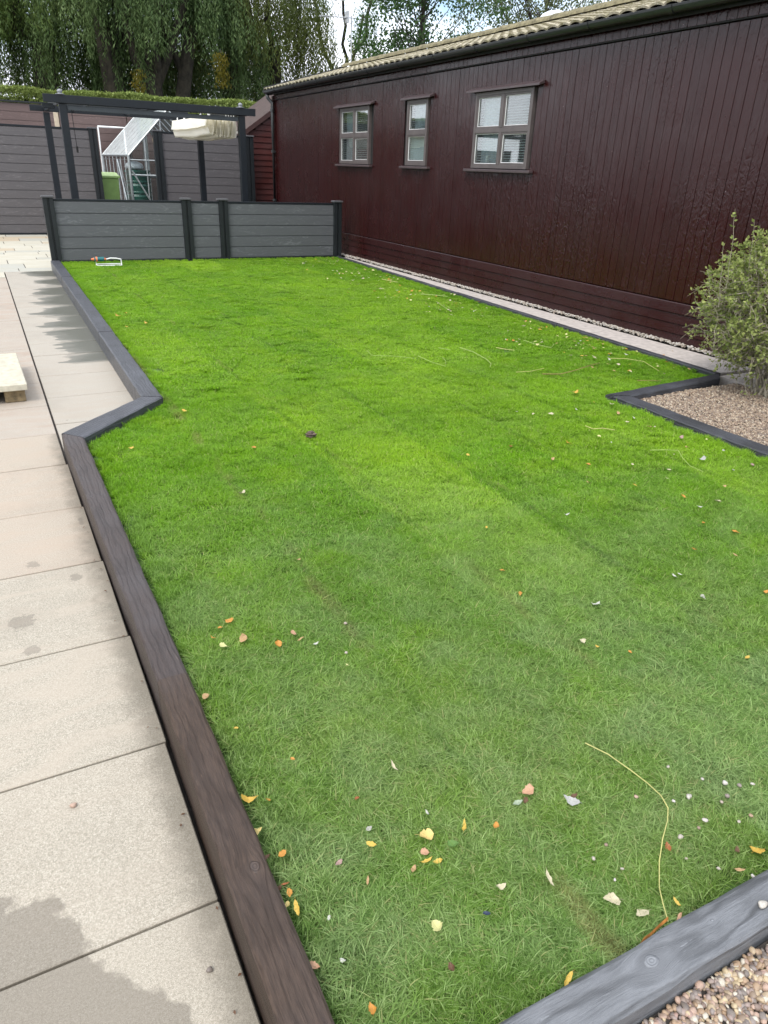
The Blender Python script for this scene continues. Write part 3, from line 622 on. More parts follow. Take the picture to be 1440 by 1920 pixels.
for i, (a, b_, za, zb, c) in enumerate(wins): window(a, b_, za, zb, c, shed, i)
# eaves, gutter, downpipe
G().box(SX-.02, 6.47, YN, YF+.15, 3.0, 3.004).put('soffit', BLK, shed) if False else None
G().box(6.46, 6.475, YN, YF+.18, 3.06, 3.2).put('fascia', BLK, shed)
G().box(6.476, SX-.019, YN, YF+.16, 3.135, 3.15).put('soffit', BLK, shed)
def halfpipe(y0, y1, r, t=.004):
    g = G(); n = 10; V = []
    for yv in (y0, y1):
        for k in range(n+1):
            a = math.pi*k/n; V.append((-r*math.cos(a), yv, -r*1.0*math.sin(a)))
        for k in range(n, -1, -1):
            a = math.pi*k/n; V.append((-(r-t)*math.cos(a), yv, -(r-t)*math.sin(a)+.002))
    m = 2*(n+1); g.add(V, [(k, (k+1) % m, m+(k+1) % m, m+k) for k in range(m)] + [tuple(range(m)), tuple(range(m, 2*m))[::-1]]); return g
GY = [2.7, 3.85, 5.05, 6.19, 7.35, 8.43, 9.56, 10.65, 11.77, 12.86, 13.93, 15.1, 16.3, 17.5]
gx, gz = 6.39, 3.15
gs = [YN]+[6.19, 11.77, 15.1, YF+.15]
for i in range(4): halfpipe(gs[i], gs[i+1]-.004, .066).put('gutter', GUT, shed, (gx, 0, gz), smooth=False)
for i, yv in enumerate(GY):
    w = .07 if yv in (6.19, 11.77, 15.1) else .022
    halfpipe(-w/2, w/2, .0735, .006).put('gutter_bracket', GUT, shed, (gx, yv, gz))
G().tube([(gx, 18.12, 3.08), (gx+.01, 18.1, 3.0), (SX-.06, 18.06, 2.9), (SX-.07, 18.05, 2.8), (SX-.07, 18.05, .02)], .038, 10).put('downpipe', GUT, shed, smooth=True)
for z in (.84, 1.9, 2.75): G().tube([(SX-.07, 18.05, z-.025), (SX-.07, 18.05, z+.025)], .05, 10).put('pipe_clip', GUT, shed)
# tiled roof
TIL = M('roof_tile_mossy'); p_ = TIL.pos(); r_ = TIL.rnd(); n_ = TIL.noise(p_, 9, 5, .65)
cc = TIL.mix(r_, (.26, .23, .16), (.4, .36, .27)); cc = TIL.mix(TIL.ramp(n_, (.42, 0.), (.6, .9)), cc, (.14, .125, .055)); cc = TIL.mix(TIL.ramp(TIL.noise(p_, 60, 3), (.55, 0.), (.7, .6)), cc, (.56, .53, .44))
TIL.set(cc, .9); TIL.bump(n_, .5, .01); TIL = TIL.m
MOS = plain('mossy_ridge', (.17, .15, .085), .95, .35, 14)
roof = link('roof', G().add([(6.44, YN, 3.16), (8.5, YN, 3.745), (8.5, YF+.2, 3.745), (6.44, YF+.2, 3.16), (10.56, YN, 3.16), (10.56, YF+.2, 3.16), (6.44, YN, 3.12), (10.56, YN, 3.12), (6.44, YF+.2, 3.12), (10.56, YF+.2, 3.12)],
                            [(0, 1, 2, 3), (1, 4, 5, 2), (6, 8, 9, 7), (6, 7, 4, 1, 0), (3, 2, 5, 9, 8), (0, 3, 8, 6), (4, 7, 9, 5)]).mesh('roof', BLK), shed)
sl = math.atan2(.585, 2.06); SLn = math.hypot(.585, 2.06)
def tile_geo():
    g = G(); prof = []; w = .2; n = 8
    for k in range(n+1):
        u = k/n; h = .026*math.sin(math.pi*u)**.8; prof.append((u*w*.99, h))
    V = []
    for (yv, h) in prof: V.append((0, yv, h+.034))
    for (yv, h) in prof: V.append((.36, yv, h+.004))
    for (yv, h) in prof: V.append((0, yv, h+.012))
    m = n+1; F = [(i, i+1, m+i+1, m+i) for i in range(n)] + [(2*m+i, 2*m+i+1, i+1, i) for i in range(n)] + [(0, m, 2*m), (n, 2*m+n, m+n)]
    return g, V, F
_, TV, TF = tile_geo(); tile_me = G().add(TV, TF).mesh('roof_tile', TIL)
ny = int((YF+.2-YN)/.2)+1; rows = 7; rest = G(); n_ind = 0
for rI in range(rows):
    dist = -.05+rI*.3; X0 = 6.44+dist*math.cos(sl); Z0 = 3.165+dist*math.sin(sl)
    for k in range(ny):
        y0 = YF+.22-(k+1)*.2
        if rI < 4 and n_ind < 300:
            link('roof_tile', tile_me, roof, (X0, y0, Z0), (random.uniform(-.012, .012), -sl+random.uniform(-.01, .01), random.uniform(-.01, .01))); n_ind += 1
        else:
            c, s_ = math.cos(sl), math.sin(sl); rest.add([(X0+vx*c-vz*s_, y0+vy, Z0+vx*s_+vz*c) for vx, vy, vz in TV], TF)
for rI in range(rows):
    dist = -.05+rI*.3; X0 = 10.56-dist*math.cos(sl); Z0 = 3.165+dist*math.sin(sl); c, s_ = math.cos(sl), math.sin(sl)
    for k in range(ny):
        y0 = YF+.22-(k+1)*.2; rest.add([(X0-vx*c+vz*s_, y0+vy, Z0+vx*s_+vz*c) for vx, vy, vz in TV], TF)
tag(rest.put('upper_tiles', TIL, roof), kind='stuff')
for k in range(37):
    y1 = YF+.24-k*.455; y0 = y1-.46; key = 'ridge'
    if key not in _cache:
        g = G(); V = []
        for (yv, r) in ((0, .105), (.47, .118)):
            for j in range(9): a = math.pi*(j/8)*.9+.157; V.append((-r*1.15*math.cos(a), yv, r*math.sin(a)-.03))
        g.add(V, [(j, j+1, 9+j+1, 9+j) for j in range(8)]); _cache[key] = g.mesh('ridge_tile', MOS)
    link('ridge_tile', _cache[key], roof, (8.5, y0, 3.80), (random.uniform(-.008, .008), 0, 0))
G().box(6.42, 6.43, YF+.21, YF+.235, 3.1, 3.2).add([(6.38, YF+.2, 3.1), (8.5, YF+.2, 3.7), (8.5, YF+.2, 3.83), (6.38, YF+.2, 3.23), (6.38, YF+.235, 3.1), (8.5, YF+.235, 3.7), (8.5, YF+.235, 3.83), (6.38, YF+.235, 3.23)],
   [(0, 1, 2, 3), (7, 6, 5, 4), (0, 4, 5, 1), (1, 5, 6, 2), (2, 6, 7, 3), (3, 7, 4, 0)]).put('bargeboard', GUT, roof)
v = link('roof_vent', G().lathe([(.2, 0), (.2, .06), (.26, .07), (.25, .1), (.2, .15), (.12, .185), (.02, .2)], 24).mesh('roof_vent', plain('vent_plastic', (.62, .68, .7), .4, .05)), shed, (8.95, 11.2, 3.85))

# ================================================================ FENCES
def post(parent, x, y, z0, z1, w=.16, cap=True, d=.12, name='post'):
    g = G().box(-w/2, -w*.09, -d/2, d/2, 0, z1-z0).box(w*.09, w/2, -d/2, d/2, 0, z1-z0).box(-w*.09, w*.09, -d/2+.025, d/2-.025, 0, z1-z0-.001)
    p = g.put(name, POST, parent, (x, y, z0), .003)
    if cap: G().box(-w/2-.018, w/2+.018, -d/2-.02, d/2+.02, 0, .018).box(-w/2-.012, w/2+.012, -d/2-.014, d/2+.014, .0185, .03).put('cap', CAPM, p, (x, y, z1+.001), .005)
    return p
def hboards(parent, x0, x1, y, z0, z1, n, mat, th=.03, name='board'):
    h = (z1-z0)/n
    key = ('hb', round(x1-x0, 3), round(h, 4), mat.name)
    if key not in _cache: _cache[key] = G().box(-(x1-x0)/2, (x1-x0)/2, -th/2, th/2, 0.002, h-.012).box(-(x1-x0)/2, (x1-x0)/2, -th/2+.012, th/2-.012, h-.0125, h+.0018).mesh(name, mat, .0025)
    for k in range(n): link(name, _cache[key], parent, ((x0+x1)/2, y+random.uniform(-.001, .001), z0+k*h))
lf = empty('low_fence', (3.6, 13.75, 0), 'low grey composite board fence with four capped posts across the far end of lawn', 'fence')
PX = [1.05, 3.285, 3.945, 6.205]; FY = 13.75
for x in PX: post(lf, x, FY, -.14, 1.0)
for i in range(3):
    a, b_ = PX[i]+.081, PX[i+1]-.081
    hboards(lf, a, b_, FY, .03, .955, 5, MB2)
    G().box(a, b_, -.02, .02, 0, .03).put('top_rail', ALU, lf, (0, FY, .955), .002)
    G().box(a, b_, -.022, .022, 0, .068).put('gravel_board', POST, lf, (0, FY, -.04), .003)
tf = empty('tall_fence', (.8, 20.1, -.1), 'tall grey composite fence at the left behind the pergola posts', 'fence'); TY = 20.1
for x in (.22-1.95, .22, 2.735): post(tf, x, TY, -.12, 2.225, .18, True)
for a, b_ in ((.22-1.95+.091, .129), (.311, 2.644)):
    hboards(tf, a, b_, TY, -.06, 2.19, 12, MB1); G().box(a, b_, -.02, .02, 0, .04).put('top_rail', ALU, tf, (0, TY, 2.19), .002)
    G().box(a, b_, -.02, .02, 0, .06).put('bottom_rail', ALU, tf, (0, TY, -.12))
t2 = empty('tall_fence', (5.4, 20.1, -.1), 'tall grey composite fence panel between greenhouse and maroon lean-to', 'fence')
for x in (4.23, 6.56): post(t2, x, TY, -.12, 2.245, .2, True)
hboards(t2, 4.331, 6.459, TY, -.06, 2.215, 12, MB1); G().box(4.331, 6.459, -.02, .02, 0, .04).put('top_rail', ALU, t2, (0, TY, 2.215), .002)
bl = empty('added_reflection_fence', (-4.5, 9, -.1), 'unseen grey board fence added at the left to darken reflections in the shed wall', 'fence')  # fence out of view, added to give the gloss wall a dark reflection
for k in range(8):
    y0 = -1+k*2.6; G().box(-.08, .08, -.08, .08, 0, 2.05).put('post', POST, bl, (-4.5, y0, -.12), .003)
    for j in range(6): cbox('board', MB1, (.03, 2.42, .322), bl, (-4.5, y0+1.3, -.1+j*.325), .004)
BF = empty('brown_fence', (3, 26, -.1), 'high brown composite board fence behind the greenhouse beneath the hedge', 'fence')
for k in range(5):
    a = -3.2+k*1.95; b_ = a+1.93
    hboards(BF, a, b_, 26, -.1, 2.98-.02*k*.3, 14, MBR)
G().box(-3.3, 6.5, 25.94, 26.06, 2.985, 3.03).put('coping', POST, BF)
PF = empty('pale_fence', (8.3, 25.6, -.1), 'pale grey weathered plank fence seen between pergola and lean-to roof', 'fence')
PAL = plain('weathered_pale_wood', (.36, .34, .3), .8, .15, 9)
for k in range(20): cbox('plank', PAL, (.132, .03, 2.95), PF, (6.95+k*.14, 25.6, -.1), .003)
G().box(6.88, 9.7, 25.52, 25.68, 2.855, 2.92).put('capping', PAL, PF, bevel=.004)

# ================================================================ LEAN-TO
lt = empty('lean_to_shed', (8.0, 21.5, -.1), 'small maroon weatherboarded shed with sloping roof beside the far corner', 'shed')
LX0, LX1, LY = 6.62, 9.5, 20.4; LA, LS, LZ = 8.06, .7, 2.42
k = 0; z = -.1
while z < 3.3:
    h = .14; xa = LX0 if z+h < 2.3 else max(LX0, LX0+(z+h-LZ)/LS+.02); xb = LX1 if z+h < 2.3 else min(LX1, LA+(LZ+1.0-(z+h))/LS-.02)
    if xb-xa > .2:
        gg = G().add([(xa, -.028, 0), (xb, -.028, 0), (xb, -.006, h), (xa, -.006, h), (xa, .02, 0), (xb, .02, 0), (xb, .02, h), (xa, .02, h)], [(0, 1, 2, 3), (7, 6, 5, 4), (0, 4, 5, 1), (3, 2, 6, 7), (0, 3, 7, 4), (1, 5, 6, 2)])
        link('weatherboard', gg.mesh('weatherboard', MARL), lt, (0, LY, z))
    z += h
g = G().box(LX0, LX0+.03, LY+.03, LY+2.4, -.1, 2.34).box(LX1-.03, LX1, LY+.03, LY+2.4, -.1, 2.34).box(LX0+.03, LX1-.03, LY+2.37, LY+2.4, -.1, 2.34).box(LX0+.03, LX1-.03, LY+.022, LY+.05, -.1, 2.34)
g.add([(LX0+.03, LY+.022, 2.34), (LX1-.03, LY+.022, 2.34), (LA, LY+.022, LZ+.93), (LX0+.03, LY+.04, 2.34), (LX1-.03, LY+.04, 2.34), (LA, LY+.04, LZ+.93)], [(0, 1, 2), (5, 4, 3)])
g.put('side_walls', MARL, lt)
def slope(x0, x1, z0, z1, y0, y1, t): return G().add([(x0, y0, z0), (x1, y0, z1), (x1, y1, z1), (x0, y1, z0), (x0, y0, z0+t), (x1, y0, z1+t), (x1, y1, z1+t), (x0, y1, z0+t)], [(3, 2, 1, 0), (4, 5, 6, 7), (0, 1, 5, 4), (1, 2, 6, 5), (2, 3, 7, 6), (3, 0, 4, 7)])
FEL = plain('roof_felt_brown', (.06, .04, .035), .9, .2)
slope(LX0-.08, LA-.002, LZ-.03, LZ+1.0, LY-.1, LY+2.5, .03).put('roof_slope', FEL, lt); slope(LA+.002, LX1+.08, LZ+1.0, LZ-.03, LY-.1, LY+2.5, .03).put('roof_slope', FEL, lt)
slope(LX0-.09, LA, LZ-.13, LZ+.9, LY-.125, LY-.102, .125).put('bargeboard', plain('bargeboard_maroon', (.045, .02, .018), .5), lt)

# ================================================================ PERGOLA
pg = empty('pergola', (3.2, 16.5, -.1), 'dark grey metal pergola with four posts behind the low fence', 'pergola')
P1, P2, PL, PR = 15.0, 18.1, 1.61, 4.76
for (x, y) in ((PL, P1), (PR, P1), (PL, P2), (PR, P2)):
    p = G().box(-.06, .06, -.06, .06, 0, 2.52).put('post', ALU, pg, (x, y, -.1), .004)
    G().box(-.1, .1, -.1, .1, 0, .012).put('foot_plate', ALU, p, (x, y, -.1), .002)
def beam(x0, x1, y0, y1): 
    b_ = G().box(x0, x1, y0, y1, 2.40, 2.53).put('beam', ALU, pg, bevel=.004); return b_
G().box(PL-.3, PR+.26, P1-.085, P1-.062, 2.43, 2.555).put('beam', ALU, pg, bevel=.004)
G().box(PL-.1, PR+.1, P1-.06, P1+.02, 2.425, 2.535).put('beam', ALU, pg, bevel=.004)
G().box(PL+.065, PR-.065, P1-.04, P1-.01, 2.33, 2.40).put('lower_rail', plain('rail_grey', (.03, .038, .045), .4), pg, bevel=.004)
G().box(PL-.3, PR+.26, P2-.04, P2+.02, 2.43, 2.54).put('beam', ALU, pg, bevel=.004)
G().box(PL-.045, PL-.005, P1+.022, P2-.042, 2.43, 2.54).put('side_beam', ALU, pg, bevel=.004)
G().box(PR+.0, PR+.04, P1+.022, P2-.042, 2.43, 2.54).put('side_beam', ALU, pg, bevel=.004)
for x in (PL, PR): G().lathe([(.07, 0), (.075, .012), (.03, .02), (.035, .03), (.045, .05), (.035, .07), (.008, .085)], 14).put('finial', plain('finial_grey', (.2, .21, .23), .4), pg, (x-.02, P1-.04, 2.556), smooth=True)
for dx, dy in ((-.26, .05), (-.2, .5)): G().box(-.06, .12, -.02, .02, 0, .06).put('bracket', ALU, pg, (PL+dx, P1+dy, 2.36))
for x in (PL+.5, PR-1.6, PR-.05): G().box(x, x+.03, P1+.025, P2-.045, 2.455, 2.485).put('canopy_rail', ALU, pg)
# gathered canopy: long bunch of fabric hung front to back on the right
CAN = M('cream_canopy'); pz = CAN.sep(CAN.pos()); cc = CAN.mix(CAN.ramp(pz[2], (.0, 0.), (1., 0.)), (.84, .82, .74), (.84, .82, .74)); cc = CAN.mix(CAN.ramp(CAN.noise(CAN.pos(), 3, 3), (.4, 0.), (.7, .5)), cc, (.88, .87, .83))
CAN.set(cc, .8); _t = CAN.n('ShaderNodeBsdfTranslucent'); _t.inputs[0].default_value = (.8, .74, .55, 1); _x = CAN.n('ShaderNodeMixShader'); _x.inputs[0].default_value = .3
CAN.l(CAN.b.outputs[0], _x.inputs[1]); CAN.l(_t.outputs[0], _x.inputs[2]); CAN.l(_x.outputs[0], CAN.out.inputs[0]); CAN = CAN.m
cn = empty('shade_canopy', (4.5, 16.5, 2.07), 'cream fabric shade canopy bunched up and hanging under the pergola right side', 'canopy')
for k in range(7):
    x = 4.17+k*.075; n = 30; m_ = 9; V = []; ph = k*1.7
    for i in range(n+1):
        y = P1+.1+i/n*(P2-P1-.25); 
        for j in range(m_+1):
            u = j/m_; zt = 2.40+.004*math.sin(i*.9+ph); zb = (2.06 if k > 1 else 2.09)+.008*math.sin(i*.35+ph)-.03*math.sin(math.pi*i/n)
            V.append((x+.03*math.sin(math.pi*u)*(1 if k % 2 else -1)+.005*math.sin(i*.3+u*3+ph), y, zt+(zb-zt)*u))
        # returning side of the fold
        for j in range(m_, -1, -1):
            u = j/m_; V.append((x+.05+.028*math.sin(math.pi*u)+.005*math.sin(i*.3+u*3+ph), y+.0, (2.40 if j else 2.405)+((2.06 if k > 1 else 2.09)+.008*math.sin(i*.35+ph)-.03*math.sin(math.pi*i/n)-2.40)*u))
    r_n = 2*(m_+1); g = G().add(V, [(i*r_n+j, i*r_n+j+1, (i+1)*r_n+j+1, (i+1)*r_n+j) for i in range(n) for j in range(r_n-1)])
    g.put('fabric_fold', CAN, cn, smooth=True)
g = G(); V = []; n = 30
for i in range(n+1):
    y = P1+.1+i/n*(P2-P1-.25)
    for j in range(5): u = j/4; V.append((4.13-.035*u+.004*math.sin(i*.4+j), y, 2.40-.17*u-.02*math.sin(math.pi*i/n)*u+.003*math.sin(i*.7)))
g.add(V, [(i*5+j, i*5+j+1, (i+1)*5+j+1, (i+1)*5+j) for i in range(n) for j in range(4)]); g.put('valance', CAN, cn, smooth=True)
for i in range(14):
    y = P1+.15+i*.215; G().tube([(0, 0, 0), (0, 0, .06)], .008, 5).put('hook', WHT, cn, (4.2+.04*(i % 3), y, 2.405))
for i in range(4): G().tube([(0, 0, 0), (0, 0, .07)], .009, 5).put('hook', WHT, cn, (4.5+i*.05, P1+.12, 2.40))
cd = tag(G().tube([(1.74, P1-.03, 2.33), (1.745, P1-.03, 2.0), (1.75, P1-.03, 1.75)], .006, 5).tube([(1.75, P1-.03, 1.78), (1.752, P1-.03, 1.68)], .02, 6).put('pull_cord', BLK), 'black canopy cord with toggle hanging beside the left pergola posts', 'cord')
wbm = plain('raw_timber', (.5, .42, .31), .7, .1, 20)
tag(G().box(-.05, .05, -.02, .02, 0, 2.72).put('timber_post', wbm, None, (2.02, 20.45, -.1), .004), 'pale raw timber post behind the left tall fence between pergola posts', 'post')

# ================================================================ GREENHOUSE
GX0, GX1, GY0, GY1, GE_, GA = 3.65, 5.79, 20.95, 25.3, 1.70, 2.78; GM = (GX0+GX1)/2
gh = empty('greenhouse', (GM, 23, -.1), 'aluminium framed greenhouse with roof glass whitened for dust and sky reflection behind the tall fence', 'greenhouse')
def bar(a, b_, r=.010, name='glazing_bar'): return G().tube([a, b_], r, 4).put(name, ALW, gh)
NB = 7
for i in range(NB+1):
    y = GY0+(GY1-GY0)*i/NB
    for X in (GX0, GX1): bar((X, y, -.08), (X, y, GE_)); bar((X, y, GE_), (GM, y, GA), .011 if 0 < i < NB else .022)
    if i < NB:
        y1 = GY0+(GY1-GY0)*(i+1)/NB
        for X in (GX0, GX1):
            sg = 1 if X == GX0 else -1
            link('pane', G().add([(0, y+.01, -.05), (0, y1-.01, -.05), (0, y1-.01, GE_-.02), (0, y+.01, GE_-.02)], [(0, 1, 2, 3)]).mesh('pane', GGL), gh, (X+.0*sg, 0, 0))
            link('roof_pane', G().add([(X, y+.012, GE_+.02), (X, y1-.012, GE_+.02), (GM-sg*.02, y1-.012, GA-.0), (GM-sg*.02, y+.012, GA-.0)], [(0, 1, 2, 3)]).mesh('roof_pane', RGL), gh)
for z, X in ((GE_, GX0), (GE_, GX1), (-.05, GX0), (-.05, GX1), (GA, GM)): bar((X, GY0, z), (X, GY1, z), .03, 'frame_rail')
for y in (GY0, GY1):
    bar((GX0, y, GE_-.1), (GX1, y, GE_-.1), .018, 'frame_rail'); bar((GX0, y, -.05), (GX1, y, -.05), .02, 'frame_rail')
    bar((GX0, y, -.08), (GX0, y, GE_), .035, 'corner_post'); bar((GX1, y, -.08), (GX1, y, GE_), .035, 'corner_post')
    for k in (1, 2, 3, 4):
        X = GX0+(GX1-GX0)*k/5; zt = GE_+(GA-GE_)*(1-abs(X-GM)/(GM-GX0)); bar((X, y, -.05), (X, y, zt), .016)
    for k in range(5):
        Xa, Xb = GX0+(GX1-GX0)*k/5+.012, GX0+(GX1-GX0)*(k+1)/5-.012; zf = lambda X: GE_+(GA-GE_)*(1-abs(X-GM)/(GM-GX0))-.02
        pts = [(Xa, y, -.03), (Xb, y, -.03), (Xb, y, zf(Xb))]+([(GM, y, zf(GM))] if Xa < GM < Xb else [])+[(Xa, y, zf(Xa))]
        link('gable_pane', G().add(pts, [tuple(range(len(pts)))]).mesh('gable_pane', GGL), gh)
bar((GX0+.05, GY0-.02, 1.35), (4.45, GY0-.02, -.0), .02, 'diagonal_brace'); bar((GX0-.02, GY0+1.6, 1.6), (GX0-.02, GY0+.3, -.0), .02, 'diagonal_brace')
bar((GX0, GY0, 1.25), (4.6, GY0, 1.25), .022, 'shelf_rail'); bar((GX0+.2, GY0+.8, 1.2), (5.3, GY0+.8, 1.2), .02, 'shelf_rail')
G().box(4.3, 4.42, 22.3, 22.36, -.08, 2.2).put('white_post', WHT, gh)
mf = empty('metal_frame', (4.05, 25.6, -.1), 'thin white metal frame standing behind the greenhouse against brown fence', 'frame')
for x in (3.66, 4.46): G().tube([(x, 25.6, -.1), (x, 25.6, 2.47)], .022, 6).put('upright', WHT, mf)
G().tube([(3.65, 25.6, 2.47), (4.47, 25.6, 2.47)], .028, 6).put('top_bar', WHT, mf)
bt = empty('water_butt', (3.97, 21.75, -.1), 'dark green ribbed water butt inside the greenhouse', 'water butt')
GRN = plain('butt_green', (.008, .07, .05), .35, .15)
pr = [(.27, 0)]
for k in range(5): z = .1+k*.26; pr += [(.30, z), (.325, z+.02), (.325, z+.05), (.31, z+.07), (.325, z+.2)]
G().lathe(pr+[(.31, 1.38), (.3, 1.4)], 28).put('barrel', GRN, bt, (3.97, 21.75, -.1), smooth=False)
G().lathe([(.33, 0), (.33, .04), (.29, .06), (.1, .075)], 28).put('lid', GRN, bt, (3.97, 21.75, 1.302))
tag(G().lathe([(.22, 0), (.25, .06), (.2, .14), (.08, .19)], 12).put('plastic_sack', plain('bag_white', (.6, .62, .64), .5, .2), None, (3.9, 21.7, 1.38), smooth=True), 'crumpled white plastic sack resting on top of the water butt', 'sack')
CANE = plain('bamboo', (.42, .3, .14), .6, .25, 6)
for i, (dx, lean) in enumerate(((0, .02), (.05, -.03), (.09, .05), (-.05, .0), (.13, -.06))):
    tag(G().tube([(dx, 0, 0), (dx-.14-lean, .1, 2.2+.08*(i % 3))], .014, 6, r1=.008).put('bamboo_cane', CANE, None, (4.42, 20.45+i*.03, -.1)), ['bamboo cane nearest the greenhouse gable', 'bamboo cane in the middle of the leaning bundle', 'bamboo cane leaning furthest left at its tip', 'bamboo cane standing left in the bundle', 'bamboo cane closest to the dark fence post'][i], 'cane', 'bamboo canes leaning by the greenhouse')
# wheelie bin
LG = plain('bin_green', (.19, .31, .09), .45, .08); LG2 = plain('bin_lid_green', (.4, .53, .24), .4, .08)
bn = empty('wheelie_bin', (3.04, 20.75, -.1), 'light green wheelie bin behind the gap in the tall fence', 'bin'); bx = (3.04, 20.75, -.1)
def taper(a0, b0, a1, b1, z0, z1): return G().add([(-a0, -b0, z0), (a0, -b0, z0), (a0, b0, z0), (-a0, b0, z0), (-a1, -b1, z1), (a1, -b1, z1), (a1, b1, z1), (-a1, b1, z1)], [(3, 2, 1, 0), (4, 5, 6, 7), (0, 1, 5, 4), (1, 2, 6, 5), (2, 3, 7, 6), (3, 0, 4, 7)])
taper(.19, .2, .235, .28, .05, 1.27).put('body', LG, bn, bx, .012); taper(.255, .3, .25, .3, 1.27, 1.31).put('rim', LG, bn, bx, .006)
taper(.25, .3, .2, .22, 1.315, 1.4).put('lid', LG2, bn, bx, .01); G().tube([(-.2, .33, 1.3), (.2, .33, 1.3)], .02, 8).put('handle', LG, bn, bx); G().box(.2, .31, -.05, .2, 1.27, 1.33).put('hinge', LG, bn, bx, .005)
for s in (-1, 1): G().tube([(s*.2, .2, .1), (s*.25, .2, .1)], .1, 16).put('wheel', BLK, bn, bx)

# sprinkler
sp = empty('lawn_sprinkler', (1.72, 13.2, 0), 'oscillating lawn sprinkler with teal motor and white bowed frame on grass', 'sprinkler')
TEA = plain('teal_plastic', (.01, .13, .14), .35); ORA = plain('orange_plastic', (.75, .2, .08), .4)
G().tube([(1.575, 13.2, .1), (1.73, 13.2, .1)], .035, 12).put('motor', TEA, sp); G().tube([(1.60, 13.2, .1), (1.625, 13.2, .1)], .038, 12).put('ring', ORA, sp)
G().tube([(1.53, 13.2, .1), (1.575, 13.2, .1)], [.012, .024], 10).put('connector', ORA, sp); G().tube([(1.73, 13.2, .1), (1.765, 13.2, .095)], [.024, .012], 10).put('connector', ORA, sp)
G().tube([(1.76, 13.2, .095), (1.83, 13.2, .112), (1.92, 13.2, .108), (2.0, 13.2, .092)], .01, 8).put('spray_tube', WHT, sp)
G().tube([(1.60, 13.2, .07), (1.60, 13.2, .012), (1.62, 13.1, .01), (1.99, 13.1, .01), (2.0, 13.2, .02), (2.0, 13.2, .095)], .009, 6).put('base_frame', WHT, sp)
G().tube([(1.60, 13.2, .012), (1.62, 13.3, .01), (1.99, 13.3, .01), (2.0, 13.2, .02)], .009, 6).put('base_frame', WHT, sp)
# TV aerial beyond the roof
ae = empty('tv_aerial', (11.28, 24, -.1), 'thin grey television aerial on a mast above the far shed roof', 'aerial'); AG = plain('aerial_grey', (.4, .42, .43), .5)
G().tube([(11.28, 24, -.1), (11.28, 24, 5.85)], .022, 6).put('mast', AG, ae); G().tube([(10.2, 24, 5.74), (11.45, 24, 5.8)], .014, 6).put('boom', AG, ae)
for k in range(9): G().tube([(10.25+k*.12, 23.85, 5.745+k*.005), (10.25+k*.12, 24.15, 5.745+k*.005)], .008, 4).put('element', AG, ae)
G().box(11.1, 11.16, 23.9, 24.1, 5.65, 5.95).put('reflector', AG, ae)
# ================================================================ TREES, HEDGE, BUSH
def leafquads(P, A, Nn, L, Wd):
    """P base points, A unit axis, Nn unit side, L,Wd arrays -> diamond leaves"""
    L = L[:, None]; Wd = Wd[:, None]
    return np.stack([P, P+A*L*.45+Nn*Wd*.5, P+A*L, P+A*L*.45-Nn*Wd*.5], 1)
def unit(v): return v/np.maximum(1e-6, np.linalg.norm(v, axis=-1, keepdims=True))
def strands(roots, bottoms, step, L, Wd, sway=.25, spread=.55, vis=None):
    out = []
    for r, zb in zip(roots, bottoms):
        ln = r[2]-zb
        if ln < .3: continue
        n = int(ln/step); t = np.linspace(0, 1, n); ph = rng.uniform(0, 6.28, 2); dr = rng.normal(0, sway, 2)*ln*.12
        P = np.stack([r[0]+dr[0]*t+.05*np.sin(t*5+ph[0]), r[1]+dr[1]*t+.05*np.sin(t*4+ph[1]), r[2]-ln*t], 1)
        P += rng.normal(0, .035, P.shape)
        A = rng.normal(0, spread, (n, 3)); A[:, 2] = -1; A = unit(A); Nn = unit(np.cross(A, rng.normal(0, 1, (n, 3))))
        l = rng.uniform(.7, 1.3, n)*L; out.append(leafquads(P, A, Nn, l, rng.uniform(.7, 1.3, n)*Wd))
    return np.concatenate(out)
WB = plain('willow_bark', (.028, .024, .015), .95, .4, 6); ABK = plain('alder_bark', (.07, .06, .05), .9, .3, 8)
WF = [foliage('willow_leaf_olive', ((.06, .1, .02), (.15, .205, .055), (.03, .062, .014)), .3),
      foliage('willow_leaf_blue', ((.058, .1, .032), (.155, .215, .08), (.032, .066, .02)), .3),
      foliage('willow_leaf_yellow', ((.08, .1, .022), (.15, .17, .045), (.045, .07, .018)), .35)]
AF = foliage('alder_leaf', ((.035, .085, .025), (.09, .16, .045), (.05, .095, .035)), .35, .5)
def limb(g, p0, p1, r0, r1, wob=.12, n=6):
    p0, p1 = Vector(p0), Vector(p1); pts = []
    for i in range(n+1):
        t = i/n; q = p0.lerp(p1, t); amp = wob*math.sin(math.pi*t); pts.append(q+Vector((random.uniform(-1, 1), random.uniform(-1, 1), random.uniform(-.4, .4)))*amp)
    g.tube(pts, r0, 9, r1=r1); return pts[-1]
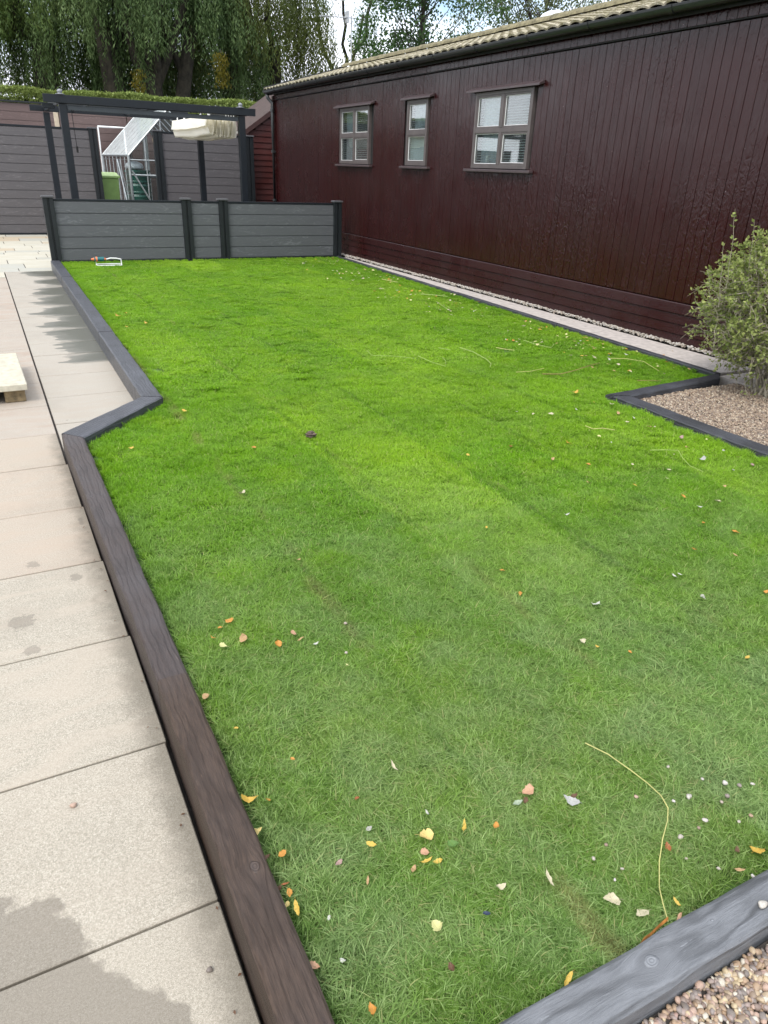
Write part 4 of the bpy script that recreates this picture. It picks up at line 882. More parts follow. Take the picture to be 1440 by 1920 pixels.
def willow(label, cx, cy, R, top, trunks, mat, nclump, per, gap_dir=None, front_lo=5.2, back_lo=3.0, xr=None):
    t = empty('willow_tree', (cx, cy, -.1), label, 'tree', None)
    g = G()
    for (dx, dy, r, lx, lz) in trunks:
        limb(g, (cx+dx, cy+dy, -.2), (cx+dx+lx, cy+dy+.2, lz), r*1.15, r*.75, .08)
        for k in range(4): limb(g, (cx+dx+lx*(.7+.1*k), cy+dy+.2, lz*.75+k*.3), (cx+random.uniform(-R, R)*.7, cy+random.uniform(-R, R)*.6, top-2.5+random.uniform(-1.5, 1)), r*.45, .06, .35)
    link('trunk', g.mesh('trunk', WB), t)
    roots, bots = [], []
    for k in range(nclump):
        a = rng.uniform(0, 2*math.pi); q = R*math.sqrt(rng.uniform(.02, 1)); x, y = cx+q*math.cos(a), cy+q*math.sin(a)*.85
        if xr and not (xr[0] < x < xr[1]): continue
        zt = (top-1)*math.sqrt(max(.08, 1-(q/(R*1.08))**2))*rng.uniform(.7, 1); zt = max(zt, 5.8)
        front = (cy-y)/R
        if front > .4: lo = front_lo+rng.uniform(-.7, 1.5)
        elif front > -.25: lo = rng.uniform(4.9, 6.5) if rng.uniform() < .74 else rng.uniform(3.0, 4.3)
        else: lo = back_lo+abs(rng.normal(0, .55)) if rng.uniform() < .85 else 4.6
        sd_ = rng.uniform(.14, .36)
        for j in range(per):
            dx, dy = rng.normal(0, sd_, 2); roots.append((x+dx, y+dy, zt+rng.uniform(-1.6, .4))); bots.append(lo+abs(rng.normal(0, .5)))
    V = strands(np.array(roots), np.array(bots), .06, .16, .034)
    link('crown', quads_mesh('crown', V, mat), t)
    return len(V)
NQ = 0
NQ += willow('large weeping willow at the far left with dark thick trunk behind the hedge', .9, 32.5, 5.0, 12, ((1.9, -.6, .5, .3, 6), (-.6, .3, .3, -.4, 6)), WF[0], 190, 17)
NQ += willow('large twin trunked weeping willow in the left centre above the greenhouse', 6.3, 31.5, 4.8, 13, ((-1.0, -.9, .42, -.3, 6), (.15, -1.2, .4, .0, 4.3), (.2, -1.2, .3, 1.5, 6)), WF[1], 215, 17)
NQ += willow('weeping willow with yellowing strands left of the maroon shed gable', 11.2, 32.5, 4.1, 12, ((-1.4, -.2, .34, .3, 6), (.6, .6, .28, .4, 6)), WF[2], 150, 17)
NQ += willow('thin sparse weeping willow between the large willows and the leafy alder', 16.4, 36, 2.6, 12, ((0.2, .6, .2, .2, 6),), WF[1], 26, 9, front_lo=6.0, back_lo=5.4)
def broad(label, cx, cy, h, trunk_r, clusters, mat, leaf, nl, droop=0., name='alder_tree'):
    t = empty(name, (cx, cy, -.1), label, 'tree'); g = G(); limb(g, (cx, cy, -.2), (cx+.2, cy, h), trunk_r, .05, .1, 10); P, = [[]]
    for (x, y, z, r) in clusters:
        z0 = max(2.5, z-abs(x-cx)*.75-1.0); limb(g, (cx+.1, cy, z0), (x, y, z), trunk_r*.13, .008, .08, 5)
        n = int(nl*r*r); d = unit(rng.normal(0, 1, (n, 3)))*(rng.uniform(.15, 1, (n, 1))**.5)*r*np.array([1, 1, .8]); P.append(d+np.array([x, y, z]))
    P = np.concatenate(P); n = len(P); A = rng.normal(0, 1, (n, 3)); A[:, 2] -= droop; A = unit(A); Nn = unit(np.cross(A, rng.normal(0, 1, (n, 3))))
    link('trunk', g.mesh('trunk', ABK), t); link('crown', quads_mesh('crown', leafquads(P, A, Nn, rng.uniform(.7, 1.3, n)*leaf, rng.uniform(.55, 1, n)*leaf), mat), t); return n
cl = []
for k in range(84):
    z = rng.uniform(4.3, 8.3) if k < 56 else rng.uniform(8, 13); w = 2.1*(1-((z-7.5)/7.5)**2)+.5; x = 17.3+rng.uniform(-w, w); cl.append((x, 30+rng.uniform(-1.6, 1.6), z, rng.uniform(.4, .85)))
NQ += broad('leafy dark green alder with single slim trunk above the shed roof centre', 17.3, 30.3, 13, .2, cl, AF, .12, 400)
cl = []
for k in range(105):
    z = rng.uniform(6.6, 10.4) if k < 85 else rng.uniform(9.5, 14); x = 25.6+rng.uniform(-4.1, 4.6); cl.append((x, 33+rng.uniform(-2, 2), z, rng.uniform(.6, 1.15)))
AF2 = foliage('birch_leaf_pale', ((.085, .12, .05), (.17, .2, .1), (.1, .12, .04)), .4, .4)
NQ += broad('pale feathery birch with thin drooping foliage above the right part of shed roof', 26.0, 33.4, 14, .22, cl, AF2, .105, 250, 1.4, 'birch_tree')
tag(G().tube([(29.9, 33, -.1), (30.0, 33, 6), (30.15, 33, 13)], .27, 10, r1=.16).put('tree_trunk', ABK), 'bare upright grey tree trunk rising above the shed ridge near the birch', 'tree')
cl = [(rng.uniform(11.6, 15.2), 33.5+rng.uniform(-1, 1), rng.uniform(1.2, 4.3), rng.uniform(.5, .8)) for _ in range(18)]
NQ += broad('low dark shrub mass behind the far end of the shed roof', 13.2, 34, 4.2, .14, cl, AF, .11, 700, 0., 'shrub')

# ivy coloured yellow-green patch on trunks: sprays of young leaves
def spray(name, parent, x, y, z0, z1, mat, n, sx=.2):
    P = np.stack([rng.normal(x, sx, n), rng.normal(y, .15, n), rng.uniform(z0, z1, n)], 1); A = rng.normal(0, .6, (n, 3)); A[:, 2] -= 1; A = unit(A); Nn = unit(np.cross(A, rng.normal(0, 1, (n, 3))))
    o = link(name, quads_mesh(name, leafquads(P, A, Nn, rng.uniform(.08, .16, n), rng.uniform(.03, .05, n)), mat), parent); o['kind'] = 'stuff'; return o
YF_ = foliage('yellow_strands', ((.1, .085, .01), (.17, .13, .012), (.08, .085, .012)), .4)
spray('yellow_leaves', bpy.data.objects['willow_tree.002'], 8.25, 27.9, 4.0, 5.0, YF_, 420, .14)
spray('yellow_leaves', bpy.data.objects['willow_tree.001'], 5.45, 28.0, 3.65, 4.3, YF_, 220, .1)

# hedge
HG = foliage('hedge_leaf', ((.12, .175, .035), (.31, .38, .12), (.17, .21, .05)), .3, .8)
hd = empty('hedge', (4, 26.8, -.1), 'clipped light green hedge running behind the brown fence', 'hedge')
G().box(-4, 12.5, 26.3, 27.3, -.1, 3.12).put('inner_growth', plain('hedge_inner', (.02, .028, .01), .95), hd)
n = 60000; P = np.stack([rng.uniform(-4.1, 12.6, n), rng.uniform(26.15, 27.4, n), np.zeros(n)], 1)
top = 3.36+.012*P[:, 0]+.03*np.sin(P[:, 0]*1.7)+.02*np.sin(P[:, 0]*4.1); P[:, 2] = top-np.abs(rng.normal(0, .05, n)); fr = rng.uniform(0, 1, n) < .45
P[fr, 1] = 26.2+np.abs(rng.normal(0, .05, fr.sum())); P[fr, 2] = rng.uniform(2.6, 3.34, fr.sum())
A = unit(rng.normal(0, 1, (n, 3))+np.array([0, -.3, .5])); Nn = unit(np.cross(A, rng.normal(0, 1, (n, 3))))
link('foliage', quads_mesh('foliage', leafquads(P, A, Nn, rng.uniform(.05, .09, n), rng.uniform(.03, .05, n)), HG), hd)

# twiggy bush on the right
TW = plain('bush_twig', (.27, .24, .18), .85, .3, 20)
BLF = foliage('bush_leaf', ((.14, .2, .045), (.4, .44, .15), (.2, .24, .075)), .35, 2.2)
BC = np.array([5.78, 3.76, .66]); BR = np.array([.74, .72, .64])
bs = empty('shrub', (5.66, 3.72, 0), 'rounded twiggy shrub with small yellow green leaves at the right edge', 'shrub')
g = G(); st = G(); LP, LA = [], []; rb = random.Random(3)
def curve(p0, p1, sag, n, wob):
    p0, p1 = Vector(p0), Vector(p1); return [p0.lerp(p1, i/n)+Vector((rb.uniform(-wob, wob), rb.uniform(-wob, wob), sag*math.sin(math.pi*i/n)+rb.uniform(-wob, wob))) for i in range(n+1)]
for k in range(26):
    a = rb.uniform(0, 6.28); e = rb.uniform(-.3, 1.2); d = np.array([math.cos(a)*math.cos(e), math.sin(a)*math.cos(e), math.sin(e)]); q = BC+d*BR*rb.uniform(.6, .85)
    pts = curve((5.66+rb.uniform(-.08, .08), 3.72+rb.uniform(-.08, .08), -.02), q, .04, 6, .025); st.tube(pts, .011, 5, r1=.004)
for k in range(2000):
    a = rb.uniform(0, 6.28); e = math.asin(rb.uniform(-.92, 1)); d = np.array([math.cos(a)*math.cos(e), math.sin(a)*math.cos(e), math.sin(e)]); lump = 1+.1*math.sin(3*a+1)*math.cos(2*e)+.06*math.sin(7*a+5*e)
    r0 = rb.uniform(.4, .92); p0 = BC+d*BR*r0; out = unit(d*.75+np.array([rb.uniform(-1, 1), rb.uniform(-1, 1), rb.uniform(-.8, .9)])); ln = rb.uniform(.12, .34)
    p1 = p0+out*ln; rel = (p1-BC)/BR; mg = np.linalg.norm(rel); lim = 1.02*lump*(1.0 if rb.random() > .05 else 1.18)
    if mg > lim: p1 = BC+rel/mg*lim*BR
    if p1[2] < .03: p1[2] = .05
    pts = curve(p0, p1, rb.uniform(-.06, .06), 4, .014); g.tube(pts, .0032, 3, r1=.0013, cap=False)
    high = (p1[2]-.1)/1.1; nlf = int(rb.uniform(5, 17)*(.55+max(0, high)*1.3))
    for j in range(nlf):
        t = rb.uniform(.3, 1); i = min(3, int(t*4)); q = pts[i].lerp(pts[i+1], t*4-i); LP.append(tuple(q)); LA.append((rb.gauss(0, 1), rb.gauss(0, 1), rb.gauss(.5, .7)))
for (x, y, z, h) in ((5.13, 3.98, 1.1, .33), (4.98, 3.9, 1.0, .2), (5.33, 3.8, 1.24, .2), (5.6, 3.7, 1.27, .2), (5.2, 3.85, 1.15, .2)):   # upright leafy shoots
    pts = curve((x+.1, y, z-.3), (x, y, z+h), 0, 6, .008); g.tube(pts, .004, 4, r1=.0015)
    for j in range(26): t = rb.uniform(.25, 1); i = min(5, int(t*6)); LP.append(tuple(pts[i].lerp(pts[i+1], t*6-i))); LA.append((rb.gauss(0, 1), rb.gauss(0, 1), rb.gauss(.4, .5)))
st.put('stems', TW, bs, (0, 0, 0)) ; g.put('twigs', TW, bs, (0, 0, 0))
LP, LA = np.array(LP), unit(np.array(LA)); n = len(LP); Nn = unit(np.cross(LA, rng.normal(0, 1, (n, 3)))); l = rng.uniform(.018, .04, n)
link('foliage', quads_mesh('foliage', leafquads(LP, LA, Nn, l, l*.62), BLF), bs)

# ================================================================ GRASS  (blade clumps scattered with geometry nodes)
GR = M('grass_blades'); p = GR.pos(); s = GR.sep(p); isl = GR.island()
def seam(xs, w): return GR.ramp(GR.math('ABSOLUTE', GR.math('SUBTRACT', GR.math('ADD', s[0], GR.math('MULTIPLY', GR.math('SUBTRACT', GR.noise(p, 3, 2), .5), .08)), xs)), (w*.3, 1.), (w, 0.))
bt_ = GR.n('ShaderNodeTexBrick'); bt_.offset = .37; bt_.inputs['Scale'].default_value = 1.; bt_.inputs['Brick Width'].default_value = 2.3; bt_.inputs['Row Height'].default_value = .668
bt_.inputs['Mortar Size'].default_value = .0; bt_.inputs['Color1'].default_value = (0, 0, 0, 1); bt_.inputs['Color2'].default_value = (1, 1, 1, 1)
wv = GR.noise(p, 2.5, 3, .6, col=True); vv = GR.addv(GR.comb(GR.math('ADD', s[1], .9), GR.math('SUBTRACT', s[0], .34), 0.), wv, .14); GR.l(vv, bt_.inputs['Vector'])
roll = GR.ramp(bt_.outputs['Color'], (.15, 0.), (.85, 1.))
n1 = GR.ramp(GR.noise(p, 1.1, 3, .55), (.38, 0.), (.62, 1.)); n2 = GR.ramp(GR.noise(GR.map(p, (1, 1, 1), (7, 3, 0)), 3.4, 4, .6), (.4, 0.), (.64, 1.)); n3 = GR.noise(p, 14, 3, .6)
far = GR.ramp(GR.math('MULTIPLY', GR.math('ADD', s[1], GR.math('MULTIPLY', s[0], .35)), .1), (.16, 0.), (.42, 1.))
cool = (.185, .305, .055); warm = (.185, .385, .01); dull = (.27, .36, .17)
c = GR.mix(far, cool, warm); c = GR.mix(GR.math('MULTIPLY', roll, GR.math('ADD', GR.math('MULTIPLY', far, -.1), .72)), c, GR.mix(far, (.29, .43, .15), (.34, .54, .03)))
rowp = GR.math('ABSOLUTE', GR.math('SUBTRACT', GR.math('FRACT', GR.math('DIVIDE', GR.math('ADD', GR.math('SUBTRACT', s[0], .34), GR.math('MULTIPLY', GR.math('SUBTRACT', GR.noise(p, 3.1, 3), .5), .09)), .668)), .5)); c = GR.mix(GR.math('MULTIPLY', GR.ramp(rowp, (.462, 0.), (.49, .4)), GR.ramp(GR.noise(p, 1.6, 2), (.42, 0.), (.56, 1.))), c, (.06, .15, .02))
c = GR.mix(GR.math('MULTIPLY', n1, .4), c, GR.mix(far, (.09, .23, .04), (.1, .25, .008)))
c = GR.mix(GR.math('MULTIPLY', n2, GR.math('ADD', .5, GR.math('MULTIPLY', far, -.38))), c, dull)
lime = GR.ramp(GR.noise(GR.map(p, (1, 1, 1), (3, 9, 0)), 2., 3, .6), (.54, 0.), (.72, .8)); c = GR.mix(GR.math('MULTIPLY', lime, GR.math('ADD', .3, GR.math('MULTIPLY', far, .5))), c, (.27, .44, .02))
straw = GR.math('MAXIMUM', GR.math('MULTIPLY', seam(1.0, .045), GR.ramp(GR.noise(p, 2.3, 2), (.52, 0.), (.62, .8))), GR.math('MULTIPLY', seam(1.69, .03), GR.ramp(GR.noise(p, 2.1, 2), (.56, 0.), (.66, .5))))
straw = GR.math('MAXIMUM', straw, GR.math('MULTIPLY', seam(2.36, .03), GR.ramp(GR.noise(p, 1.9, 2), (.56, 0.), (.66, .5)))); c = GR.mix(GR.math('MULTIPLY', straw, GR.ramp(isl, (.2, 1.), (.75, .3))), c, (.3, .27, .11))
c = GR.mix(GR.math('MULTIPLY', GR.ramp(isl, (.0, .8), (.55, 0.)), GR.math('SUBTRACT', 1., GR.math('MULTIPLY', far, .6))), c, GR.mix(.7, c, (.02, .07, .008))); c = GR.mix(GR.math('MULTIPLY', GR.ramp(isl, (.62, 0.), (1., .6)), GR.math('SUBTRACT', 1., GR.math('MULTIPLY', far, .75))), c, GR.mix(.62, c, (.56, .68, .33)))  # random blade tones; the dark ones, stronger near, paint in shading between blades
c = GR.mix(GR.ramp(GR.math('FRACT', GR.math('MULTIPLY', isl, 37.)), (.94, 0.), (.95, .55)), c, (.45, .42, .2))
GR.set(c, .6, Specular_IOR_Level=.12); _t = GR.n('ShaderNodeBsdfTranslucent'); GR.l(c, _t.inputs[0]); _x = GR.n('ShaderNodeMixShader'); _x.inputs[0].default_value = .4
GR.l(GR.b.outputs[0], _x.inputs[1]); GR.l(_t.outputs[0], _x.inputs[2]); GR.l(_x.outputs[0], GR.out.inputs[0]); GR = GR.m
def clump(nb, size, hmin, hmax, wd, lean, round_=False):
    """blades as 3-segment strips"""
    if round_: a = rng.uniform(0, 6.28, nb); r = size/2*np.sqrt(rng.uniform(0, 1, nb)); B = np.stack([r*np.cos(a), r*np.sin(a), np.zeros(nb)], 1)
    else: B = np.stack([rng.uniform(-size/2, size/2, nb), rng.uniform(-size/2, size/2, nb), np.zeros(nb)], 1)
    B[:, 2] = -.006; az = rng.uniform(0, 6.28, nb)+.8*np.sin(B[:, 0]*40)*0; D = np.stack([np.cos(az), np.sin(az), np.zeros(nb)], 1); Sd = np.stack([-np.sin(az), np.cos(az), np.zeros(nb)], 1)
    h = rng.uniform(hmin, hmax, nb)[:, None]; le = np.abs(rng.normal(lean, .35, nb))[:, None]; w = (wd*rng.uniform(.7, 1.3, nb))[:, None]
    curl = rng.normal(0, .35, nb)[:, None]; up = np.array([0, 0, 1.])
    pts = []
    for t, ww in ((0, 1.), (.35, 1.), (.7, .8), (1., .12)):
        q = B+up*h*(t*(1-.45*le*t).clip(.15))+D*h*le*(t**1.6)+Sd*h*curl*t*t*.6; pts.append((q-Sd*w*ww/2, q+Sd*w*ww/2))
    Q = []
    V = np.stack([v for pr_ in pts for v in pr_], 1)      # nb,8,3
    me = bpy.data.meshes.new('grass_clump'); me.vertices.add(nb*8); me.vertices.foreach_set('co', V.reshape(-1).astype(np.float32))
    idx = (np.arange(nb)[:, None, None]*8+np.array([[0, 1, 3, 2], [2, 3, 5, 4], [4, 5, 7, 6]])[None]).reshape(-1)
    me.loops.add(len(idx)); me.loops.foreach_set('vertex_index', idx.astype(np.int32)); me.polygons.add(nb*3)
    me.polygons.foreach_set('loop_start', np.arange(0, nb*12, 4, dtype=np.int32)); me.polygons.foreach_set('loop_total', np.full(nb*3, 4, dtype=np.int32)); me.update(calc_edges=True)
    me.materials.append(GR); return me
def coll(name, meshes):
    c_ = bpy.data.collections.new(name)
    for i, me in enumerate(meshes): c_.objects.link(bpy.data.objects.new('%s_%d' % (name, i), me))
    return c_
def scatter(name, pts, col, label=None, cat=None, tilt=.06, s0=.85, s1=1.15, spin3=False, kind='stuff'):
    n = len(pts); me = bpy.data.meshes.new(name); me.vertices.add(n); me.vertices.foreach_set('co', np.array(pts, dtype=np.float32).reshape(-1)); me.update()
    rot = np.stack([rng.normal(0, tilt, n), rng.normal(0, tilt, n), rng.uniform(0, 6.28, n)], 1) if not spin3 else rng.uniform(0, 6.28, (n, 3))*np.array([.12, .12, 1])
    a = me.attributes.new('rot', 'FLOAT_VECTOR', 'POINT'); a.data.foreach_set('vector', rot.astype(np.float32).reshape(-1))
    a = me.attributes.new('scl', 'FLOAT', 'POINT'); a.data.foreach_set('value', rng.uniform(s0, s1, n).astype(np.float32))
    a = me.attributes.new('idx', 'INT', 'POINT'); a.data.foreach_set('value', rng.integers(0, len(col.objects), n).astype(np.int32))
    ng = bpy.data.node_groups.new(name, 'GeometryNodeTree'); ng.interface.new_socket('Geometry', in_out='INPUT', socket_type='NodeSocketGeometry'); ng.interface.new_socket('Geometry', in_out='OUTPUT', socket_type='NodeSocketGeometry')
    N = ng.nodes.new; gi, go, ip, ci = N('NodeGroupInput'), N('NodeGroupOutput'), N('GeometryNodeInstanceOnPoints'), N('GeometryNodeCollectionInfo')
    ci.inputs['Collection'].default_value = col; ci.inputs['Separate Children'].default_value = True; ci.inputs['Reset Children'].default_value = True
    def attr(nm, ty): q = N('GeometryNodeInputNamedAttribute'); q.data_type = ty; q.inputs['Name'].default_value = nm; return q.outputs['Attribute']
    Lk = ng.links.new; Lk(gi.outputs[0], ip.inputs['Points']); Lk(ci.outputs[0], ip.inputs['Instance']); ip.inputs['Pick Instance'].default_value = True
    Lk(attr('idx', 'INT'), ip.inputs['Instance Index']); Lk(attr('rot', 'FLOAT_VECTOR'), ip.inputs['Rotation']); Lk(attr('scl', 'FLOAT'), ip.inputs['Scale']); Lk(ip.outputs[0], go.inputs[0])
    o = link(name, me); md = o.modifiers.new('scatter', 'NODES'); md.node_group = ng; return tag(o, label, cat, None, kind)
def inside(poly, X, Y):
    r = np.zeros(len(X), bool); n = len(poly)
    for i in range(n):
        (x0, y0), (x1, y1) = poly[i], poly[(i+1) % n]; c_ = ((y0 > Y) != (y1 > Y)); xi_ = (x1-x0)*(Y-y0)/((y1-y0) if y1 != y0 else 1e-9)+x0; r ^= c_ & (X < xi_)
    return r
def edgedist(poly, X, Y):
    d = np.full(len(X), 9.); n = len(poly)
    for i in range(n):
        a = np.array(poly[i]); b_ = np.array(poly[(i+1) % n]); ab = b_-a; L2 = ab@ab; t = (((X-a[0])*ab[0]+(Y-a[1])*ab[1])/L2).clip(0, 1); d = np.minimum(d, np.hypot(X-a[0]-ab[0]*t, Y-a[1]-ab[1]*t))
    return d
LE = [(.362, .628), (4.262, .612), (4.235, 4.1), (5.60, 4.12), (5.71, 4.25), (6.145, 13.68), (1.085, 13.68), (.966, 5.2), (.345, 4.5), (.362, 2.)]
def grid(y0, y1, st, dmin, x1=6.3):
    X, Y = np.meshgrid(np.arange(.3, x1, st), np.arange(y0, y1, st)); X = X.ravel()+rng.uniform(-st*.35, st*.35, X.size); Y = Y.ravel()+rng.uniform(-st*.35, st*.35, Y.size)
    k = inside(LE, X, Y); X, Y = X[k], Y[k]; d = edgedist(LE, X, Y); k = d > dmin; X, Y = X[k], Y[k]; return np.stack([X, Y, np.full(len(X), -.008)+.0*X], 1)
near = coll('near_clump', [clump(560, .13, .022, .05, .0022, 1.1) for _ in range(4)])
mid = coll('mid_clump', [clump(760, .2, .018, .038, .0029, .95) for _ in range(4)])
farc = coll('far_clump', [clump(900, .3, .014, .028, .0044, .9) for _ in range(4)])
edge = coll('edge_tuft', [clump(60, .045, .022, .05, .002, .5, True) for _ in range(4)])
scatter('grass', grid(.5, 2.7, .082, .05, 4.5), near, 'fine short turf grass in the near lawn', 'grass')
scatter('grass', grid(2.7, 5.6, .112, .072), mid, 'short turf grass in the middle of the lawn', 'grass')
scatter('grass', grid(5.6, 13.8, .145, .1), farc, 'short bright turf grass in the far lawn', 'grass')
n = 60000; X = rng.uniform(.3, 6.2, n); Y = rng.uniform(.5, 13.7, n); k = inside(LE, X, Y); X, Y = X[k], Y[k]; d = edgedist(LE, X, Y); k = (d < .13) & (d > .014); X, Y = X[k], Y[k]
pr_ = rng.uniform(0, 1, len(X)) < np.where(Y < 4, 1., .75); X, Y = X[pr_], Y[pr_]
scatter('edge_grass', np.stack([X, Y, np.full(len(X), -.008)], 1), edge, 'tufts of grass along the timber edges of the lawn', 'grass', tilt=.2)

# ================================================================ GRAVEL
def pebble_mesh(seed, mat):
    r_ = random.Random(seed); bm = bmesh.new(); bmesh.ops.create_icosphere(bm, subdivisions=2, radius=1); a, b_, c_ = r_.uniform(.85, 1.25), r_.uniform(.7, 1), r_.uniform(.45, .7)
    k1, k2 = [Vector((r_.uniform(-1, 1), r_.uniform(-1, 1), r_.uniform(-1, 1))) for _ in range(2)]
    for v in bm.verts: d = 1+.14*math.sin(v.co.dot(k1)*3)+.08*math.sin(v.co.dot(k2)*5); v.co = Vector((v.co.x*a*d, v.co.y*b_*d, v.co.z*c_*d))
    me = bpy.data.meshes.new('pebble'); bm.to_mesh(me); bm.free(); me.materials.append(mat); me.polygons.foreach_set('use_smooth', [True]*len(me.polygons)); return me
def pebmat(name, stops):
    m = M(name); r = m.rnd(); n = m.n('ShaderNodeValToRGB'); n.color_ramp.interpolation = 'CONSTANT'; e = n.color_ramp.elements
    while len(e) < len(stops): e.new(.5)
    for i, c_ in enumerate(stops): e[i].position = i/len(stops); e[i].color = (*c_, 1)
    m.l(r, n.inputs[0]); q = m.noise(m.obj(), 1.6, 4, .6); m.set(m.mix(m.ramp(q, (.35, 0.), (.7, .6)), n.outputs[0], (.2, .16, .12)), .55); return m.m
PM = pebmat('pebble_mixed', [(.31, .21, .13), (.21, .15, .105), (.4, .31, .2), (.17, .12, .1), (.3, .2, .12), (.5, .46, .38), (.26, .2, .18), (.38, .26, .2), (.2, .17, .16), (.45, .36, .22), (.3, .19, .16), (.14, .12, .11)])
PMD = pebmat('pebble_brown', [(.24, .17, .115), (.15, .105, .075), (.34, .27, .19), (.1, .075, .06), (.2, .14, .095), (.4, .34, .26), (.16, .125, .1), (.27, .2, .14)])
PMW = pebmat('pebble_white', [(.42, .4, .36), (.36, .33, .28), (.5, .48, .45), (.33, .28, .23)])
pc = coll('pebble_kind', [pebble_mesh(i, PM) for i in range(6)]); pcd = coll('brown_pebble', [pebble_mesh(i+20, PMD) for i in range(5)]); pcw = coll('white_pebble', [pebble_mesh(i+40, PMW) for i in range(4)])
def pebbles(name, x0, x1, y0, y1, r, dens, zb, col, label, keep=None, layers=2):
    n = int((x1-x0)*(y1-y0)/(r*r)*dens); P = np.stack([rng.uniform(x0, x1, n), rng.uniform(y0, y1, n), zb+rng.uniform(0, 1, n)*r*1.3], 1)
    if keep: P = P[keep(P[:, 0], P[:, 1])]
    o = scatter(name, P, col, label, 'gravel', s0=r*.6, s1=r*1.35, spin3=True); return o
pebbles('gravel', .4, 4.3, -.2, .512, .0075, 1.0, -.02, pc, 'mixed brown and cream rounded pebbles in front of the grey sleeper')
pebbles('gravel', 4.415, 6.4, 1.6, 4.05, .0078, .6, -.018, pcd, 'small brown pebble bed beneath the twiggy shrub', lambda X, Y: (Y < 4.0+(X-4.42)*.09) & (X < 5.75+.0*Y))
pebbles('gravel', 5.75, 8.2, 1.6, 3.2, .012, .35, -.018, pcd, 'brown pebbles beyond the shrub beside the maroon shed')
n = 5200; Y = rng.uniform(3.3, 18, n); X = 6.50-np.abs(rng.normal(0, .045, n)); P = np.stack([X, Y, np.full(n, .002)+rng.uniform(0, .02, n)], 1)
scatter('crushed_stone', P, pcw, 'pale crushed stone gathered along the foot of the maroon shed', 'gravel', s0=.006, s1=.017, spin3=True)

# ================================================================ LEAVES, TWIGS, PEBBLES ON THE LAWN
LC = {'cream': (.5, .45, .3), 'rust': (.3, .1, .03), 'white': (.48, .48, .43), 'grey': (.33, .33, .28), 'yellow': (.56, .39, .07), 'buff': (.62, .48, .17), 'orange': (.5, .23, .04), 'green': (.1, .2, .04), 'salmon': (.48, .28, .17),
      'tan': (.42, .27, .13), 'mauve': (.33, .22, .19), 'brown': (.12, .06, .03), 'greygreen': (.3, .36, .26), 'paleyellow': (.56, .54, .24), 'navy': (.02, .035, .07), 'gold': (.56, .36, .06), 'silver': (.38, .38, .36)}
LM = {}
for k_, v_ in LC.items():
    m = M('leaf_'+k_); o_ = m.obj(); ss = m.sep(o_); vein = m.ramp(m.math('ABSOLUTE', m.math('SINE', m.math('MULTIPLY', m.math('ADD', ss[0], m.math('ABSOLUTE', ss[1])), 22.))), (.0, 1.), (.18, 0.)); mid_ = m.ramp(m.math('ABSOLUTE', ss[1]), (.01, 1.), (.03, 0.))
    sp_ = m.ramp(m.noise(m.pos(), 190, 3, .6), (.56, 0.), (.7, .7)); c = m.mix(m.math('MULTIPLY', m.math('MAXIMUM', vein, mid_), .35), v_, tuple(q*.55 for q in v_)); c = m.mix(sp_, c, tuple(q*.5 for q in v_)); m.set(c, .55)
    t_ = m.n('ShaderNodeBsdfTranslucent'); m.l(c, t_.inputs[0]); x_ = m.n('ShaderNodeMixShader'); x_.inputs[0].default_value = .2; m.l(m.b.outputs[0], x_.inputs[1]); m.l(t_.outputs[0], x_.inputs[2]); m.l(x_.outputs[0], m.out.inputs[0]); LM[k_] = m.m
def leaf_mesh(shape, mat, seed):
    r_ = random.Random(seed); n = 9; asp = {'narrow': .26, 'oval': .52, 'round': .86, 'heart': .78, 'small': .6}[shape]; cu, cf, tw = r_.uniform(.1, .75), r_.uniform(.0, .7), r_.uniform(-.6, .6); V, F = [], []
    for i in range(n+1):
        t = i/n
        if shape == 'heart': w = math.sin(math.pi*min(1, t*.98+.02)**.62)*(1-.35*t)
        elif shape == 'round': w = math.sin(math.pi*t)**.55
        else: w = math.sin(math.pi*t**.85)**.8
        w = max(w, .02)*asp/2*(1+.16*math.sin(i*2.4+seed)+.07*math.sin(i*5.1+seed*2)); x = t-.5; zc = cu*(t-.5)**2*1.6+.03*math.sin(t*9+seed); bend = .12*asp*math.sin(t*3+seed)
        for k in (-1, -.5, 0, .5, 1): V.append((x, k*w+bend, zc+cf*abs(k)*w+tw*k*w*(t-.5)*2+.012*math.sin(7*k+i*1.7)))
    for i in range(n):
        for k in range(4): F.append((i*5+k, i*5+k+1, (i+1)*5+k+1, (i+1)*5+k))
    b0 = len(V); s_ = .3 if shape in ('heart', 'round') else .12
    V += [(-.5, -.012, cu*.4), (-.5, .012, cu*.4), (-.5-s_, .02, .02+cu*.3), (-.5-s_, -.0, .02+cu*.3), (-.5, 0, cu*.4+.02), (-.5-s_, .01, .04+cu*.3)]
    F += [(b0, b0+1, b0+2, b0+3), (b0+1, b0+4, b0+5, b0+2), (b0+4, b0, b0+3, b0+5)]
    return mesh_from('fallen_leaf', V, F, mat, True)
for i, (x, y, c_, sh, sz, lab) in enumerate(LEAVES):
    o = link('fallen_leaf', leaf_mesh(sh, LM[c_], i), None, (x, y, 0.016+sz*.1)); a = random.Random(i*7+1)
    sz *= .9; o.scale = (sz,)*3; o.rotation_euler = (a.uniform(-.3, .3), a.uniform(-.3, .3), a.uniform(0, 6.28)); tag(o, lab, 'leaf', 'fallen leaves scattered on the lawn')
shared = [leaf_mesh(sh, LM[c_], 200+i) for i, (sh, c_) in enumerate((('oval', 'cream'), ('round', 'paleyellow'), ('narrow', 'cream'), ('oval', 'gold'), ('small', 'tan'), ('round', 'cream'), ('heart', 'orange'), ('oval', 'white')))]
rl = random.Random(21); k = 0
cent = [(rl.uniform(.1, 1.5), rl.uniform(4.6, 13.3), rl.uniform(.12, .5)) for _ in range(34)]
